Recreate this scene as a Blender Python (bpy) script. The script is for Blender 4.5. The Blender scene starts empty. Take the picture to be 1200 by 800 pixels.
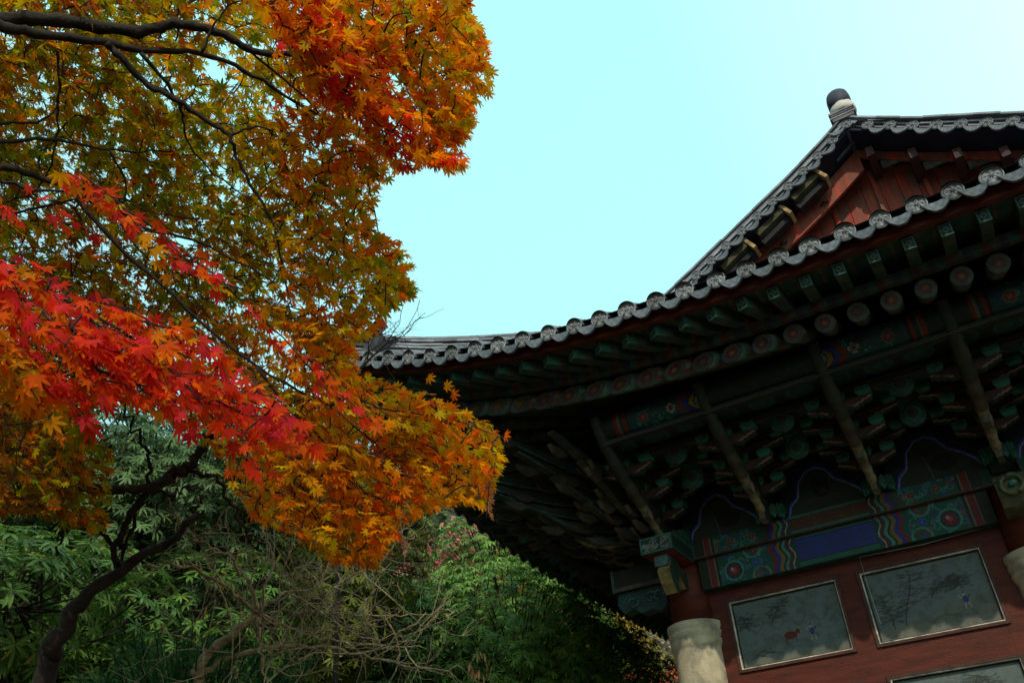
import bpy, math, random
import numpy as np
from mathutils import Vector, Matrix, noise as mnoise
random.seed(7); rng = np.random.default_rng(7)
S = bpy.context.scene
COL = S.collection
R_ = math.radians
# ------------------------------------------------------------------ camera
CP = np.array([0., -10., 1.6]); FPX = 1000.
pit, rol, yaw = R_(34.52), R_(-3.82), R_(29.53)
FW = np.array([-math.sin(yaw)*math.cos(pit), math.cos(yaw)*math.cos(pit), math.sin(pit)])
RT0 = np.array([math.cos(yaw), math.sin(yaw), 0.]); UP0 = np.cross(RT0, FW)
RT = math.cos(rol)*RT0 + math.sin(rol)*UP0; UP = -math.sin(rol)*RT0 + math.cos(rol)*UP0
cam = bpy.data.cameras.new('camera'); co = bpy.data.objects.new('camera', cam); COL.objects.link(co)
m = Matrix.Identity(4)
for i in range(3):
    m[i][0] = RT[i]; m[i][1] = UP[i]; m[i][2] = -FW[i]; m[i][3] = CP[i]
co.matrix_world = m
cam.sensor_width = 36; cam.lens = 30.0; cam.clip_start = .05; cam.clip_end = 2000
S.camera = co
# ------------------------------------------------------------------ light
SUN_EL = R_(34.5); sdir = np.array([.48, -.88, 0]); sdir /= np.linalg.norm(sdir)
sd = Vector((sdir[0]*math.cos(SUN_EL), sdir[1]*math.cos(SUN_EL), math.sin(SUN_EL)))
sl = bpy.data.lights.new('sun', 'SUN'); sl.energy = 3.2; sl.angle = R_(.55); sl.color = (1, .88, .70)
so = bpy.data.objects.new('sun', sl); COL.objects.link(so); so.rotation_euler = sd.to_track_quat('Z', 'Y').to_euler()
so.location = (20, -20, 20)
W = bpy.data.worlds.new('World'); S.world = W; W.use_nodes = True
nt = W.node_tree; nt.nodes.clear(); N = nt.nodes.new; L = nt.links.new
wo = N('ShaderNodeOutputWorld'); bg1 = N('ShaderNodeBackground'); bg2 = N('ShaderNodeBackground'); add = N('ShaderNodeAddShader')
sky = N('ShaderNodeTexSky'); sky.sky_type = 'NISHITA'; sky.sun_disc = False; sky.sun_elevation = SUN_EL
sky.sun_rotation = math.atan2(sdir[0], sdir[1]); sky.dust_density = 2.0
L(sky.outputs[0], bg1.inputs[0]); bg1.inputs[1].default_value = .05
# thin bright autumn haze in the sky: cyan away from the sun's side, whiter towards +X
tc = N('ShaderNodeTexCoord'); dp = N('ShaderNodeVectorMath'); dp.operation = 'DOT_PRODUCT'
gd = Vector((.80, .42, .42)).normalized(); dp.inputs[1].default_value = gd
rp = N('ShaderNodeValToRGB'); e = rp.color_ramp.elements
e[0].position = .46; e[0].color = (.46, .96, 1.0, 1); e[1].position = .975; e[1].color = (1.1, 1.05, 1.0, 1)
k = e.new(.74); k.color = (.47, 1.0, 1.0, 1); k = e.new(.85); k.color = (.68, 1.0, .99, 1); k = e.new(.92); k.color = (.92, 1.0, .98, 1)
k = e.new(.28); k.color = (.30, .36, .42, 1)
mr0 = N('ShaderNodeMapRange'); mr0.inputs[1].default_value = -1; L(tc.outputs['Generated'], dp.inputs[0]); L(dp.outputs['Value'], mr0.inputs[0]); L(mr0.outputs[0], rp.inputs[0]); L(rp.outputs[0], bg2.inputs[0]); bg2.inputs[1].default_value = 1.3
L(bg1.outputs[0], add.inputs[0]); L(bg2.outputs[0], add.inputs[1]); L(add.outputs[0], wo.inputs[0])
S.view_settings.view_transform = 'Standard'; S.view_settings.look = 'None'; S.view_settings.exposure = -0.35; S.view_settings.gamma = 1.0
S.render.engine = 'CYCLES'
try:
    S.cycles.max_bounces = 6; S.cycles.diffuse_bounces = 3; S.cycles.transmission_bounces = 4; S.cycles.sample_clamp_indirect = 4
except Exception: pass

# ------------------------------------------------------------------ helpers
def ray(px, py):
    d = FW*FPX + RT*(px-600) + UP*(400-py); return d/np.linalg.norm(d)
def at(px, py, dist):                       # a point of the place at a real distance from where the photographer stood
    return CP + ray(px, py)*dist
def project(P):
    d = np.atleast_2d(P) - CP; z = d@FW
    return np.stack([600+FPX*(d@RT)/z, 400-FPX*(d@UP)/z], -1), z
def tag(o, label=None, cat=None, group=None, kind=None):
    if label: o['label'] = label
    if cat: o['category'] = cat
    if group: o['group'] = group
    if kind: o['kind'] = kind
    return o
def empty(name, loc=(0, 0, 0)):
    o = bpy.data.objects.new(name, None); o.location = loc; o.empty_display_size = .2; COL.objects.link(o); return o
class MB:
    def __init__(s): s.v = []; s.f = []; s.c = []
    def add(s, v, f, c=None):
        n = len(s.v); s.v += [tuple(map(float, p)) for p in v]; s.f += [tuple(i+n for i in q) for q in f]
        s.c += [c if c is not None else (1, 1, 1)]*len(f) if not isinstance(c, list) else c
        return s
    def box(s, a, b, c=None):
        x0, y0, z0 = a; x1, y1, z1 = b
        return s.add([(x0,y0,z0),(x1,y0,z0),(x1,y1,z0),(x0,y1,z0),(x0,y0,z1),(x1,y0,z1),(x1,y1,z1),(x0,y1,z1)],
                     [(0,3,2,1),(4,5,6,7),(0,1,5,4),(1,2,6,5),(2,3,7,6),(3,0,4,7)], c)
    def beam(s, p, q, w, h, c=None, up=(0, 0, 1), bev=0):   # rectangular bar p->q
        p = np.array(p, float); q = np.array(q, float); d = q-p; d /= np.linalg.norm(d)
        sd_ = np.cross(d, up); sd_ /= np.linalg.norm(sd_); u = np.cross(sd_, d)
        v = []
        for e_ in (p, q):
            for a, b in ((-1,-1),(1,-1),(1,1),(-1,1)): v.append(e_+sd_*a*w/2+u*b*h/2)
        return s.add(v, [(0,1,2,3),(7,6,5,4),(0,4,5,1),(1,5,6,2),(2,6,7,3),(3,7,4,0)], c)
    def tube(s, pts, rad, n=8, c=None, caps=True):
        pts = np.array(pts, float); k = len(pts); rad = np.broadcast_to(rad, (k,))
        t = np.gradient(pts, axis=0); t /= (np.linalg.norm(t, axis=1)[:, None]+1e-9)
        ref = np.array([0, 0, 1.]) if abs(t[0][2]) < .9 else np.array([1., 0, 0])
        v = []
        for i in range(k):
            a = np.cross(t[i], ref); a /= np.linalg.norm(a)+1e-9; b = np.cross(t[i], a); ref = np.cross(a, t[i]) if False else ref
            for j in range(n):
                th = 2*math.pi*j/n; v.append(pts[i]+(a*math.cos(th)+b*math.sin(th))*rad[i])
        f = [(i*n+j, i*n+(j+1) % n, (i+1)*n+(j+1) % n, (i+1)*n+j) for i in range(k-1) for j in range(n)]
        if caps: f += [tuple(range(n-1, -1, -1)), tuple(range((k-1)*n, k*n))]
        return s.add(v, f, c)
    def plate(s, outline, thick, fr, c=None, edge=None):
        """outline: (a,z) polygon in the plane of axes fr=(origin, a_axis, n_axis); extruded along n by thick"""
        o, A, Nn = [np.array(x, float) for x in fr]; Z = np.array([0, 0, 1.])
        n = len(outline); v = [o+A*a+Z*z-Nn*thick/2 for a, z in outline]+[o+A*a+Z*z+Nn*thick/2 for a, z in outline]
        s.add(v, [tuple(range(n-1, -1, -1)), tuple(range(n, 2*n))]+[(i, (i+1) % n, n+(i+1) % n, n+i) for i in range(n)],
              [c or (1,1,1)]*2+[edge or c or (1,1,1)]*n)
        return s
    def lathe(s, prof, cen, n=32, c=None):
        k = len(prof); v = [(cen[0]+r*math.cos(2*math.pi*j/n), cen[1]+r*math.sin(2*math.pi*j/n), z) for r, z in prof for j in range(n)]
        f = [(i*n+j, i*n+(j+1) % n, (i+1)*n+(j+1) % n, (i+1)*n+j) for i in range(k-1) for j in range(n)]
        return s.add(v, f+[tuple(range(n-1, -1, -1)), tuple(range((k-1)*n, k*n))], c)
    def build(s, name, mat, parent=None, smooth=False):
        me = bpy.data.meshes.new(name); me.from_pydata(s.v, [], s.f)
        a = me.attributes.new('Col', 'FLOAT_COLOR', 'FACE')
        a.data.foreach_set('color', np.c_[np.array(s.c, float).reshape(-1, 3), np.ones(len(s.c))].ravel())
        me.materials.append(mat)
        if smooth: me.polygons.foreach_set('use_smooth', [True]*len(me.polygons))
        o = bpy.data.objects.new(name, me); COL.objects.link(o)
        if parent: o.parent = parent
        return o
def np_mesh(name, V, F, cols, mat, parent=None, smooth=False):
    """big meshes from arrays: F (n,3|4), cols (n,3)"""
    me = bpy.data.meshes.new(name); k = F.shape[1]
    me.vertices.add(len(V)); me.vertices.foreach_set('co', V.astype(np.float32).ravel())
    me.loops.add(F.size); me.loops.foreach_set('vertex_index', F.astype(np.int32).ravel())
    me.polygons.add(len(F)); me.polygons.foreach_set('loop_start', (np.arange(len(F))*k).astype(np.int32))
    me.polygons.foreach_set('loop_total', np.full(len(F), k, np.int32))
    if smooth: me.polygons.foreach_set('use_smooth', np.ones(len(F), bool))
    me.update(calc_edges=True)
    a = me.attributes.new('Col', 'FLOAT_COLOR', 'FACE'); a.data.foreach_set('color', np.c_[cols, np.ones(len(F))].astype(np.float32).ravel())
    me.materials.append(mat); o = bpy.data.objects.new(name, me); COL.objects.link(o)
    if parent: o.parent = parent
    return o
def copy_tree(o, parent=None, loc=None):
    c = o.copy(); COL.objects.link(c); c.parent = parent
    if loc is not None: c.location = loc
    for ch in o.children: copy_tree(ch, c)
    return c

# ------------------------------------------------------------------ materials
def mat(name, col=(.5, .5, .5), attr=False, rough=.7, var=.3, scale=6, bump=.2, bscale=30, trans=0, spec=.3, grime=None, stretch=None, gain=1.):
    M = bpy.data.materials.new(name); M.use_nodes = True; t = M.node_tree; N = t.nodes.new; L = t.links.new
    p = t.nodes['Principled BSDF']; out = t.nodes['Material Output']; p.inputs['Roughness'].default_value = rough
    p.inputs['Specular IOR Level'].default_value = spec
    tc = N('ShaderNodeTexCoord'); src = tc.outputs['Object']
    if stretch:
        mp = N('ShaderNodeMapping'); mp.inputs['Scale'].default_value = stretch; L(src, mp.inputs[0]); src = mp.outputs[0]
    nz = N('ShaderNodeTexNoise'); nz.inputs['Scale'].default_value = scale; nz.inputs['Detail'].default_value = 5; L(src, nz.inputs[0])
    mr = N('ShaderNodeMapRange'); mr.inputs[1].default_value = .3; mr.inputs[2].default_value = .7
    mr.inputs[3].default_value = (1-var)*gain; mr.inputs[4].default_value = (1+var*.6)*gain; L(nz.outputs[0], mr.inputs[0])
    mx = N('ShaderNodeVectorMath'); mx.operation = 'SCALE'
    if attr:
        at_ = N('ShaderNodeAttribute'); at_.attribute_name = 'Col'; L(at_.outputs['Color'], mx.inputs[0])
    else: mx.inputs[0].default_value = col
    L(mr.outputs[0], mx.inputs['Scale']); cs = mx.outputs[0]
    if grime:
        gc, gs, lo, hi = grime
        n2 = N('ShaderNodeTexNoise'); n2.inputs['Scale'].default_value = gs; n2.inputs['Detail'].default_value = 8; n2.inputs['Roughness'].default_value = .65; L(src, n2.inputs[0])
        m2 = N('ShaderNodeMapRange'); m2.inputs[1].default_value = lo; m2.inputs[2].default_value = hi; L(n2.outputs[0], m2.inputs[0])
        mm = N('ShaderNodeMix'); mm.data_type = 'RGBA'; L(m2.outputs[0], mm.inputs[0]); L(cs, mm.inputs[6]); mm.inputs[7].default_value = (*gc, 1); cs = mm.outputs[2]
    L(cs, p.inputs['Base Color'])
    if bump:
        nb = N('ShaderNodeTexNoise'); nb.inputs['Scale'].default_value = bscale; nb.inputs['Detail'].default_value = 4; L(src, nb.inputs[0])
        b = N('ShaderNodeBump'); b.inputs['Strength'].default_value = bump; b.inputs['Distance'].default_value = .02; L(nb.outputs[0], b.inputs['Height']); L(b.outputs[0], p.inputs['Normal'])
    if trans:
        tr = N('ShaderNodeBsdfTranslucent'); ms = N('ShaderNodeMixShader'); ms.inputs[0].default_value = trans
        L(cs, tr.inputs[0]); L(p.outputs[0], ms.inputs[1]); L(tr.outputs[0], ms.inputs[2]); L(ms.outputs[0], out.inputs[0])
    return M
M = {}
M['paint'] = mat('painted_wood', attr=True, rough=.65, var=.35, scale=9, bump=.25, bscale=40, grime=((.022, .020, .016), 7, .45, .72), gain=.6)
M['canvas'] = mat('painted_panel', attr=True, rough=.6, var=.12, scale=5, bump=.05, grime=((.03, .03, .025), 12, .5, .8), gain=.42)
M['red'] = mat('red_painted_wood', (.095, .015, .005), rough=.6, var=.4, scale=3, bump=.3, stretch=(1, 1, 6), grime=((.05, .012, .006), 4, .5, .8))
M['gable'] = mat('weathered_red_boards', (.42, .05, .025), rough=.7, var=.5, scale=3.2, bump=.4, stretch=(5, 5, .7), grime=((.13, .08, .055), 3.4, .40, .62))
M['tile'] = mat('grey_clay_tile', (.115, .125, .140), rough=.6, var=.45, scale=8, bump=.45, bscale=60, grime=((.22, .22, .19), 14, .55, .8))
M['tiledisc'] = mat('moulded_clay_tile', attr=True, rough=.6, var=.3, scale=14, bump=.4, bscale=70)
M['ridge'] = mat('stacked_ridge_tile', attr=True, rough=.65, var=.4, scale=5, bump=.3, bscale=50)
M['stone'] = mat('pale_granite', (.50, .43, .29), rough=.85, var=.28, scale=5, bump=.35, bscale=45, grime=((.15, .14, .11), 4, .48, .72))
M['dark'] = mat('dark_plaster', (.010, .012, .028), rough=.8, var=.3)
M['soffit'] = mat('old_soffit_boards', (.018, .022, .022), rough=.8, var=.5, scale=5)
M['mortar'] = mat('white_lime_mortar', (.72, .68, .60), rough=.8, var=.3, scale=9, bump=.5, grime=((.30, .28, .25), 9, .48, .75))
M['bark'] = mat('maple_bark', (.026, .018, .012), rough=.9, var=.5, scale=9, bump=.8, bscale=25)
M['palebark'] = mat('pale_lichened_bark', (.26, .195, .10), rough=.9, var=.5, scale=14, bump=.8, bscale=30, grime=((.30, .26, .18), 10, .5, .7))
M['leaf'] = mat('maple_leaf', attr=True, rough=.6, var=.3, scale=22, bump=0, trans=.66, spec=.10)
M['evergreen'] = mat('glossy_leaf', attr=True, rough=.5, var=.2, scale=10, bump=0, trans=.32, spec=.22)
M['farleaf'] = mat('far_foliage', attr=True, rough=.7, var=.25, scale=2, bump=0, trans=.3, spec=.1)
M['ground'] = mat('leaf_strewn_ground', (.055, .045, .032), rough=.95, var=.5, scale=.6, bump=.6, bscale=8, grime=((.09, .05, .02), 3, .5, .7))
M['cable'] = mat('grey_cable', (.3, .3, .28), var=.1, bump=0)

# ------------------------------------------------------------------ setting: ground and hill
def gz(x, y):
    r = np.hypot(x, y+10); az = np.arctan2(-x, y+10)
    w = 1/(1+np.exp(-(-x-13)/1.5)); far = np.clip((r-19), 0, None)
    h = w*(far*.60) + 1/(1+np.exp(-(y-45)/4))*np.clip(y-45, 0, None)*.25*(1-w)
    return np.minimum(h, 46) + .15*np.sin(x*.5)*np.cos(y*.4)*np.clip(r/30, 0, 1)
def ground():
    g = np.sign(np.linspace(-1, 1, 181))*np.abs(np.linspace(-1, 1, 181))**2.2*900
    X, Y = np.meshgrid(g, g); Z = gz(X, Y)
    V = np.stack([X, Y, Z], -1).reshape(-1, 3); n = 181
    i = np.arange((n-1)*(n-1)); r_, c_ = i//(n-1), i % (n-1); a = r_*n+c_
    F = np.stack([a, a+1, a+n+1, a+n], -1)
    tag(np_mesh('ground', V, F, np.ones((len(F), 3)), M['ground'], smooth=True), kind='structure')
ground()

# ------------------------------------------------------------------ painting helper (colours of the real paintwork, computed)
class Canvas:
    def __init__(s, w, h, res=.01, bg=(.05, .1, .08)):
        s.w, s.h = w, h; s.nx = max(2, int(w/res)); s.ny = max(2, int(h/res))
        s.X, s.Y = np.meshgrid((np.arange(s.nx)+.5)*w/s.nx, (np.arange(s.ny)+.5)*h/s.ny); s.I = np.zeros((s.ny, s.nx, 3)); s.I[:] = bg
    def m(s, mask, c, a=1):
        s.I[mask] = s.I[mask]*(1-a)+np.array(c)*a
    def disc(s, x, y, r, c, a=1): s.m(np.hypot(s.X-x, s.Y-y) < r, c, a)
    def ell(s, x, y, rx, ry, c, a=1, rot=0):
        dx, dy = s.X-x, s.Y-y; cx, sx = math.cos(rot), math.sin(rot)
        s.m(((dx*cx+dy*sx)/rx)**2+((-dx*sx+dy*cx)/ry)**2 < 1, c, a)
    def ring(s, x, y, r, w, c, a=1): s.m(np.abs(np.hypot(s.X-x, s.Y-y)-r) < w/2, c, a)
    def rect(s, x0, y0, x1, y1, c, a=1): s.m((s.X > x0) & (s.X < x1) & (s.Y > y0) & (s.Y < y1), c, a)
    def line(s, pts, w, c, a=1):
        for (x0, y0), (x1, y1) in zip(pts[:-1], pts[1:]):
            dx, dy = x1-x0, y1-y0; l = dx*dx+dy*dy+1e-12; t = np.clip(((s.X-x0)*dx+(s.Y-y0)*dy)/l, 0, 1)
            s.m(np.hypot(s.X-x0-t*dx, s.Y-y0-t*dy) < w/2, c, a)
    def flower(s, x, y, r, c1, c2, c3, n=8):
        th = np.arctan2(s.Y-y, s.X-x); d = np.hypot(s.X-x, s.Y-y)
        s.m(d < r*(.78+.22*np.abs(np.cos(th*n/2))), c3); s.m(d < r*.82*(.72+.28*np.abs(np.cos(th*n/2))), c1); s.m(d < r*.38, c2)
    def vine(s, x0, y0, x1, y1, k, cols, seed=0):
        r = random.Random(seed)
        for i in range(k):
            x, y = r.uniform(x0, x1), r.uniform(y0, y1); R = r.uniform(.025, .055)
            c = cols[i % len(cols)]; a0 = r.uniform(0, 6.3)
            pts = [(x+R*(1-.12*j)*math.cos(a0+j*.7), y+R*(1-.12*j)*math.sin(a0+j*.7)) for j in range(8)]
            s.line([(min(max(a, x0), x1), min(max(b, y0), y1)) for a, b in pts], .011, c)
    def obj(s, name, mp, mt, parent):
        """mp maps arrays (u,v) in metres to xyz"""
        u, v = np.meshgrid(np.arange(s.nx+1)*s.w/s.nx, np.arange(s.ny+1)*s.h/s.ny); V = mp(u.ravel(), v.ravel())
        i = np.arange(s.nx*s.ny); r_, c_ = i//s.nx, i % s.nx; a = r_*(s.nx+1)+c_
        F = np.stack([a, a+1, a+s.nx+2, a+s.nx+1], -1)
        return np_mesh(name, V, F, s.I.reshape(-1, 3), mt, parent)
TEAL = (.05, .30, .22); DTEAL = (.02, .10, .08); BLUE = (.035, .05, .42); RED = (.32, .03, .02); PINK = (.5, .12, .14); WHT = (.55, .55, .48)
OCH = (.35, .21, .03); BRN = (.12, .05, .035); NAVY = (.01, .015, .06); GRN = (.03, .12, .07); ORG = (.42, .12, .03); AQ = (.10, .42, .34)

# ------------------------------------------------------------------ the temple hall
hall = tag(empty('temple_hall', (0.3, 6, 0)), 'wooden temple hall with upswept tiled roof, red gable and brightly painted brackets under deep eaves', 'temple')
hall.location = (0, 0, 0)
HC = 7.02; XC = .3; XL = -3.42; OV = 3.3; ZE = 6.64
def rise_f(s):
    d = np.abs(np.asarray(s, float)-HC); return .0036*d**3
def rise_l(s): return .000133*np.clip(9.8-np.asarray(s, float), 0, None)**4
class Side:
    """coordinates of one eave: s along it from the corner, o outward from the wall plane"""
    def __init__(q, kind): q.k = kind
    def P(q, s, o, z):
        if q.k == 'f': return np.array([XL-OV+s, -o, z])
        return np.array([XL-o, -OV+s, z])
    def dirs(q):   # along, outward
        return (np.array([1., 0, 0]), np.array([0, -1., 0])) if q.k == 'f' else (np.array([0, 1., 0]), np.array([-1., 0, 0]))
    def rise(q, s): return rise_f(s) if q.k == 'f' else rise_l(s)
    def fan(q, s):
        a = 1-math.exp(-max(0, 5.8-s)*1.2)
        if q.k == 'f' and s > 2*HC-5.8: a = -(1-math.exp(-max(0, s-(2*HC-5.8))*1.2))
        return a
SF, SL = Side('f'), Side('l')

# columns -----------------------------------------------------------
def column(x, y, name='column'):
    mb = MB(); mb.lathe([(.265, 4.40), (.26, 5.0), (.25, 5.16)], (x, y), 32)
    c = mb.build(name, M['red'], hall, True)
    prof = [(.36, 0), (.36, .25), (.31, .3), (.30, 2.2), (.295, 4.15), (.30, 4.17), (.315, 4.19), (.322, 4.22), (.325, 4.255), (.31, 4.27), (.325, 4.285), (.328, 4.31), (.333, 4.345), (.315, 4.36),
            (.33, 4.375), (.338, 4.41), (.335, 4.45), (.31, 4.462), (.20, 4.465)]
    s = MB().lathe(prof, (x, y), 48).build('stone_shaft', M['stone'], c, True)
    return c
cols = [(XL, 0), (XC, 0), (XC+3.72, 0), (XL, 4), (XL, 8), (XL, 12), (XC+3.72, 4)]
for x, y in cols: column(x, y)

# wall -------------------------------------------------------------
wall = MB()
zt, zb = 4.61, 3.87
wx = [(-3.2, -2.93), (-1.71, -1.42), (-.21, .08)]
for a, b in wx: wall.box((a, -.06, 0), (b, .08, 4.79))
xs = [(-2.93, -1.71), (-1.42, -.21)]
rows = [(zb, zt), (2.72, 3.50), (1.6, 2.38)]
for a, b in xs:
    zz = [4.79]
    edges = [(4.79, zt), (zb, 3.50), (2.72, 2.38), (1.6, 0)]
    for z1, z0 in edges: wall.box((a, -.056, z0), (b, .078, z1))
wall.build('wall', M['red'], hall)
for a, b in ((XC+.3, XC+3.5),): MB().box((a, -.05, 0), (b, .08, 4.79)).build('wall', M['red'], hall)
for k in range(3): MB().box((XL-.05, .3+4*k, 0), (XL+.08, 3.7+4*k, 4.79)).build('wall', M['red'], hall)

def landscape(seed, w, h, kind):
    r = random.Random(seed); c = Canvas(w, h, .006, (.25, .31, .285))
    c.I += (c.Y/h)[..., None]*np.array([-.02, -.012, -.005])
    # sandy foreground bank and far hills in ink wash
    bank = .10+.22*np.clip((c.X/w-.15), 0, 1)*(1 if kind != 0 else .35)+.02*np.sin(c.X*9)
    c.m(c.Y < bank*h*2.0*(.55 if kind == 0 else 1)*.8, (.34, .30, .18), .5)
    hill = h*(.30+.10*np.sin(c.X*7+seed)+.04*np.sin(c.X*19))
    c.m((c.Y < hill) & (c.Y > hill-.10), (.17, .22, .21), .5)
    def tree(x, y, hh, lean):
        pts = [(x, y)]
        for i in range(7): pts.append((pts[-1][0]+lean*hh/7+r.uniform(-.015, .015), pts[-1][1]+hh/7))
        c.line(pts, .014, (.05, .055, .05), .8)
        for p in pts[2:]:
            for _ in range(11):
                qx, qy = p[0]+r.uniform(-.13, .13), p[1]+r.uniform(-.04, .05)
                c.line([p, (qx, qy)], .006, (.05, .055, .05), .7)
                c.ell(qx, qy, r.uniform(.012, .035), r.uniform(.005, .014), (.055, .07, .06), .40, r.uniform(-.3, .3))
    if kind == 0:
        tree(.42, .42, .22, .5); tree(.15, .40, .16, -.4)
        for hx in np.linspace(.12, w-.12, 5):
            for q_ in range(6): c.line([(hx-.12+.01*q_, .36+.012*q_), (hx-.03, .42+.012*q_+r.uniform(0, .05)), (hx+.05, .40+.01*q_), (hx+.13-.01*q_, .36)], .005, (.07, .085, .08), .35)
        c.ell(.60, .27, .075, .042, (.22, .025, .015)); c.line([(.55, .25), (.54, .2)], .012, (.2, .03, .02)); c.line([(.65, .25), (.66, .2)], .012, (.2, .03, .02)); c.disc(.685, .30, .026, (.22, .025, .015))
        fx, fy = .84, .27
        for q in ((.25, .12), (.34, .1), (.2, .08)): c.line([(q[0]-.1, q[1]), (q[0], q[1]+.04), (q[0]+.14, q[1])], .012, (.07, .07, .05), .7)
    elif kind == 1:
        tree(.18, .12, .34, -.05); tree(.30, .14, .50, .35); tree(.62, .36, .16, 1.2); tree(.85, .40, .10, 1.0)
        c.line([(.55, .10), (.62, .16), (.72, .17), (.84, .12)], .009, (.11, .10, .06), .8)
        fx, fy = .93, .28
    else:
        tree(.7, .3, .4, .2); tree(.95, .35, .3, -.3); tree(.3, .2, .3, .1); fx, fy = .5, .2
    for _ in range(260):
        bx_, by_ = r.uniform(0, w), r.uniform(0, h); c.ell(bx_, by_, r.uniform(.01, .06), r.uniform(.004, .012), (.10, .13, .12) if by_ > .3*h else (.14, .13, .08), .05, r.uniform(-.5, .5))
    # small figure: robe, face, legs, raised arms
    c.ell(fx, fy, .026, .036, (.06, .07, .36)); c.disc(fx-.006, fy+.055, .017, (.62, .58, .5)); c.disc(fx-.006, fy+.072, .010, (.03, .03, .03))
    c.line([(fx-.035, fy+.02), (fx-.055, fy+.045)], .014, (.5, .5, .6)); c.line([(fx+.035, fy+.02), (fx+.05, fy+.04)], .014, (.06, .07, .36))
    c.line([(fx-.015, fy-.04), (fx-.022, fy-.085)], .014, (.6, .58, .55)); c.line([(fx+.016, fy-.04), (fx+.03, fy-.085)], .014, (.6, .58, .55))
    return c
kk = 0
for ri, (z0, z1) in enumerate(rows):
    for ci, (a, b) in enumerate(xs):
        w, h = b-a, z1-z0
        pan = landscape(11+kk, w, h, [0, 1, 2][(ri+ci) % 3 if ri else ci]).obj('picture_panel', lambda u, v, a=a, z0=z0: np.stack([a+u, np.full_like(u, -.02), z0+v], -1), M['canvas'], hall)
        if ri == 0: pan['label'] = ['painting of a child in blue beside a red ox under low hills', 'painting of twisted pines with a small figure on a sandy bank'][ci]
        elif ri == 1 and ci == 1: pan['label'] = 'painting of ink trees cut off by the bottom of the photograph'
        kk += 1
        fr = MB(); WHITE = (1.25, 1.15, .95); BK = (.015, .012, .01); MR = (.13, .045, .03)
        def rect_frame(o0, o1, y0, y1, c, fr=fr, a=a, b=b, z0=z0, z1=z1):
            fr.box((a-o1, y0, z0-o1), (b+o1, y1, z0-o0), c); fr.box((a-o1, y0, z1+o0), (b+o1, y1, z1+o1), c)
            fr.box((a-o1, y0, z0-o0), (a-o0, y1, z1+o0), c); fr.box((b+o0, y0, z0-o0), (b+o1, y1, z1+o0), c)
        rect_frame(-.016, -.002, -.035, -.022, BK); rect_frame(-.002, .009, -.070, -.03, WHITE); rect_frame(.009, .04, -.085, -.05, MR)
        fr.build('frame', M['paint'], pan)

# lintel: painted beam in two bands --------------------------------
def lintel_canvas(w, h, seed, upper=False):
    c = Canvas(w, h, .009, DTEAL); cx = w/2
    hw = .445
    for sg in (-1, 1):
        X = lambda d: cx+sg*d     # d distance from centre
        def band(d0, d1, col, amp=.03, f=2, _s=sg):
            d = (c.X-cx)*_s; wv = amp*np.sin(c.Y/h*math.pi*2*f/2+.6)
            c.m((d > d0+wv) & (d < d1+wv), col)
        e_ = w/2
        # flower field
        c.rect(min(X(hw+.28), X(e_-.22)), 0, max(X(hw+.28), X(e_-.22)), h, (.025, .14, .10))
        x0, x1 = sorted((X(hw+.33), X(e_-.24)))
        c.vine(x0, .01, x1, h-.01, 34, [AQ, TEAL, (.06, .10, .5), AQ, PINK], seed+sg)
        if not upper:
            for q, qy in ((e_-.42, h*.40),):
                c.ring(X(q), qy, .11, .02, AQ); c.disc(X(q), qy, .09, (.02, .06, .05)); c.flower(X(q), qy, .075, RED, PINK, (.25, .03, .1))
                c.disc(X(q)-.02, qy+.02, .018, WHT)
            c.flower(X(hw+.48), h*.5, .055, (.05, .06, .5), (.1, .2, .6), TEAL); c.ring(X(hw+.44), .02, .10, .022, AQ); c.ring(X(hw+.44), .02, .07, .012, RED)
            c.ring(X(hw+.50), h-.01, .10, .022, AQ); c.ring(X(hw+.50), h-.01, .065, .014, RED)
        else:
            for q in (.46, .72): c.flower(X(hw+q), h*.5, .05, RED, OCH, AQ, 4)
        # rainbow zigzags
        ws = [(.00, .035, DTEAL), (.035, .05, WHT), (.05, .10, BRN), (.10, .135, AQ), (.135, .16, (.02, .05, .04)), (.16, .205, OCH), (.205, .25, BLUE), (.25, .29, RED if not upper else BRN)]
        for d0, d1, col in ws: band(hw+d0, hw+d1, col, .022, 3 if not upper else 2)
        # end stripes
        for d0, d1, col in ((e_-.24, e_-.215, (.03, .03, .02)), (e_-.215, e_-.20, (.25, .28, .2)), (e_-.20, e_-.13, RED), (e_-.13, e_-.115, (.25, .28, .2)), (e_-.115, e_, (.035, .045, .02))):
            a, b = sorted((X(d0), X(d1))); c.rect(a, 0, b, h, col)
    if upper:
        c.rect(cx-hw, .03, cx+hw, h-.02, (.17, .055, .03)); c.rect(cx-hw, 0, cx+hw, .035, TEAL); c.rect(cx-hw, h-.025, cx+hw, h, TEAL)
        r = random.Random(3)
        for _ in range(26): c.disc(cx+r.uniform(-.4, .42), r.uniform(.06, h-.05), r.uniform(.008, .018), random.Random(_).choice([(.30, .12, .02), (.06, .08, .03), (.25, .06, .03)]))
    else:
        c.rect(cx-hw+.01, .075, cx+hw-.01, h-.04, (.045, .075, .36)); c.rect(cx-hw, .005, cx+hw, .06, (.03, .22, .13)); c.rect(cx-hw, h-.025, cx+hw, h-.008, TEAL)
        c.rect(cx-hw, .06, cx+hw, .072, (.01, .01, .01)); c.rect(cx-hw, h-.038, cx+hw, h-.025, (.01, .01, .01))
    return c
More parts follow.
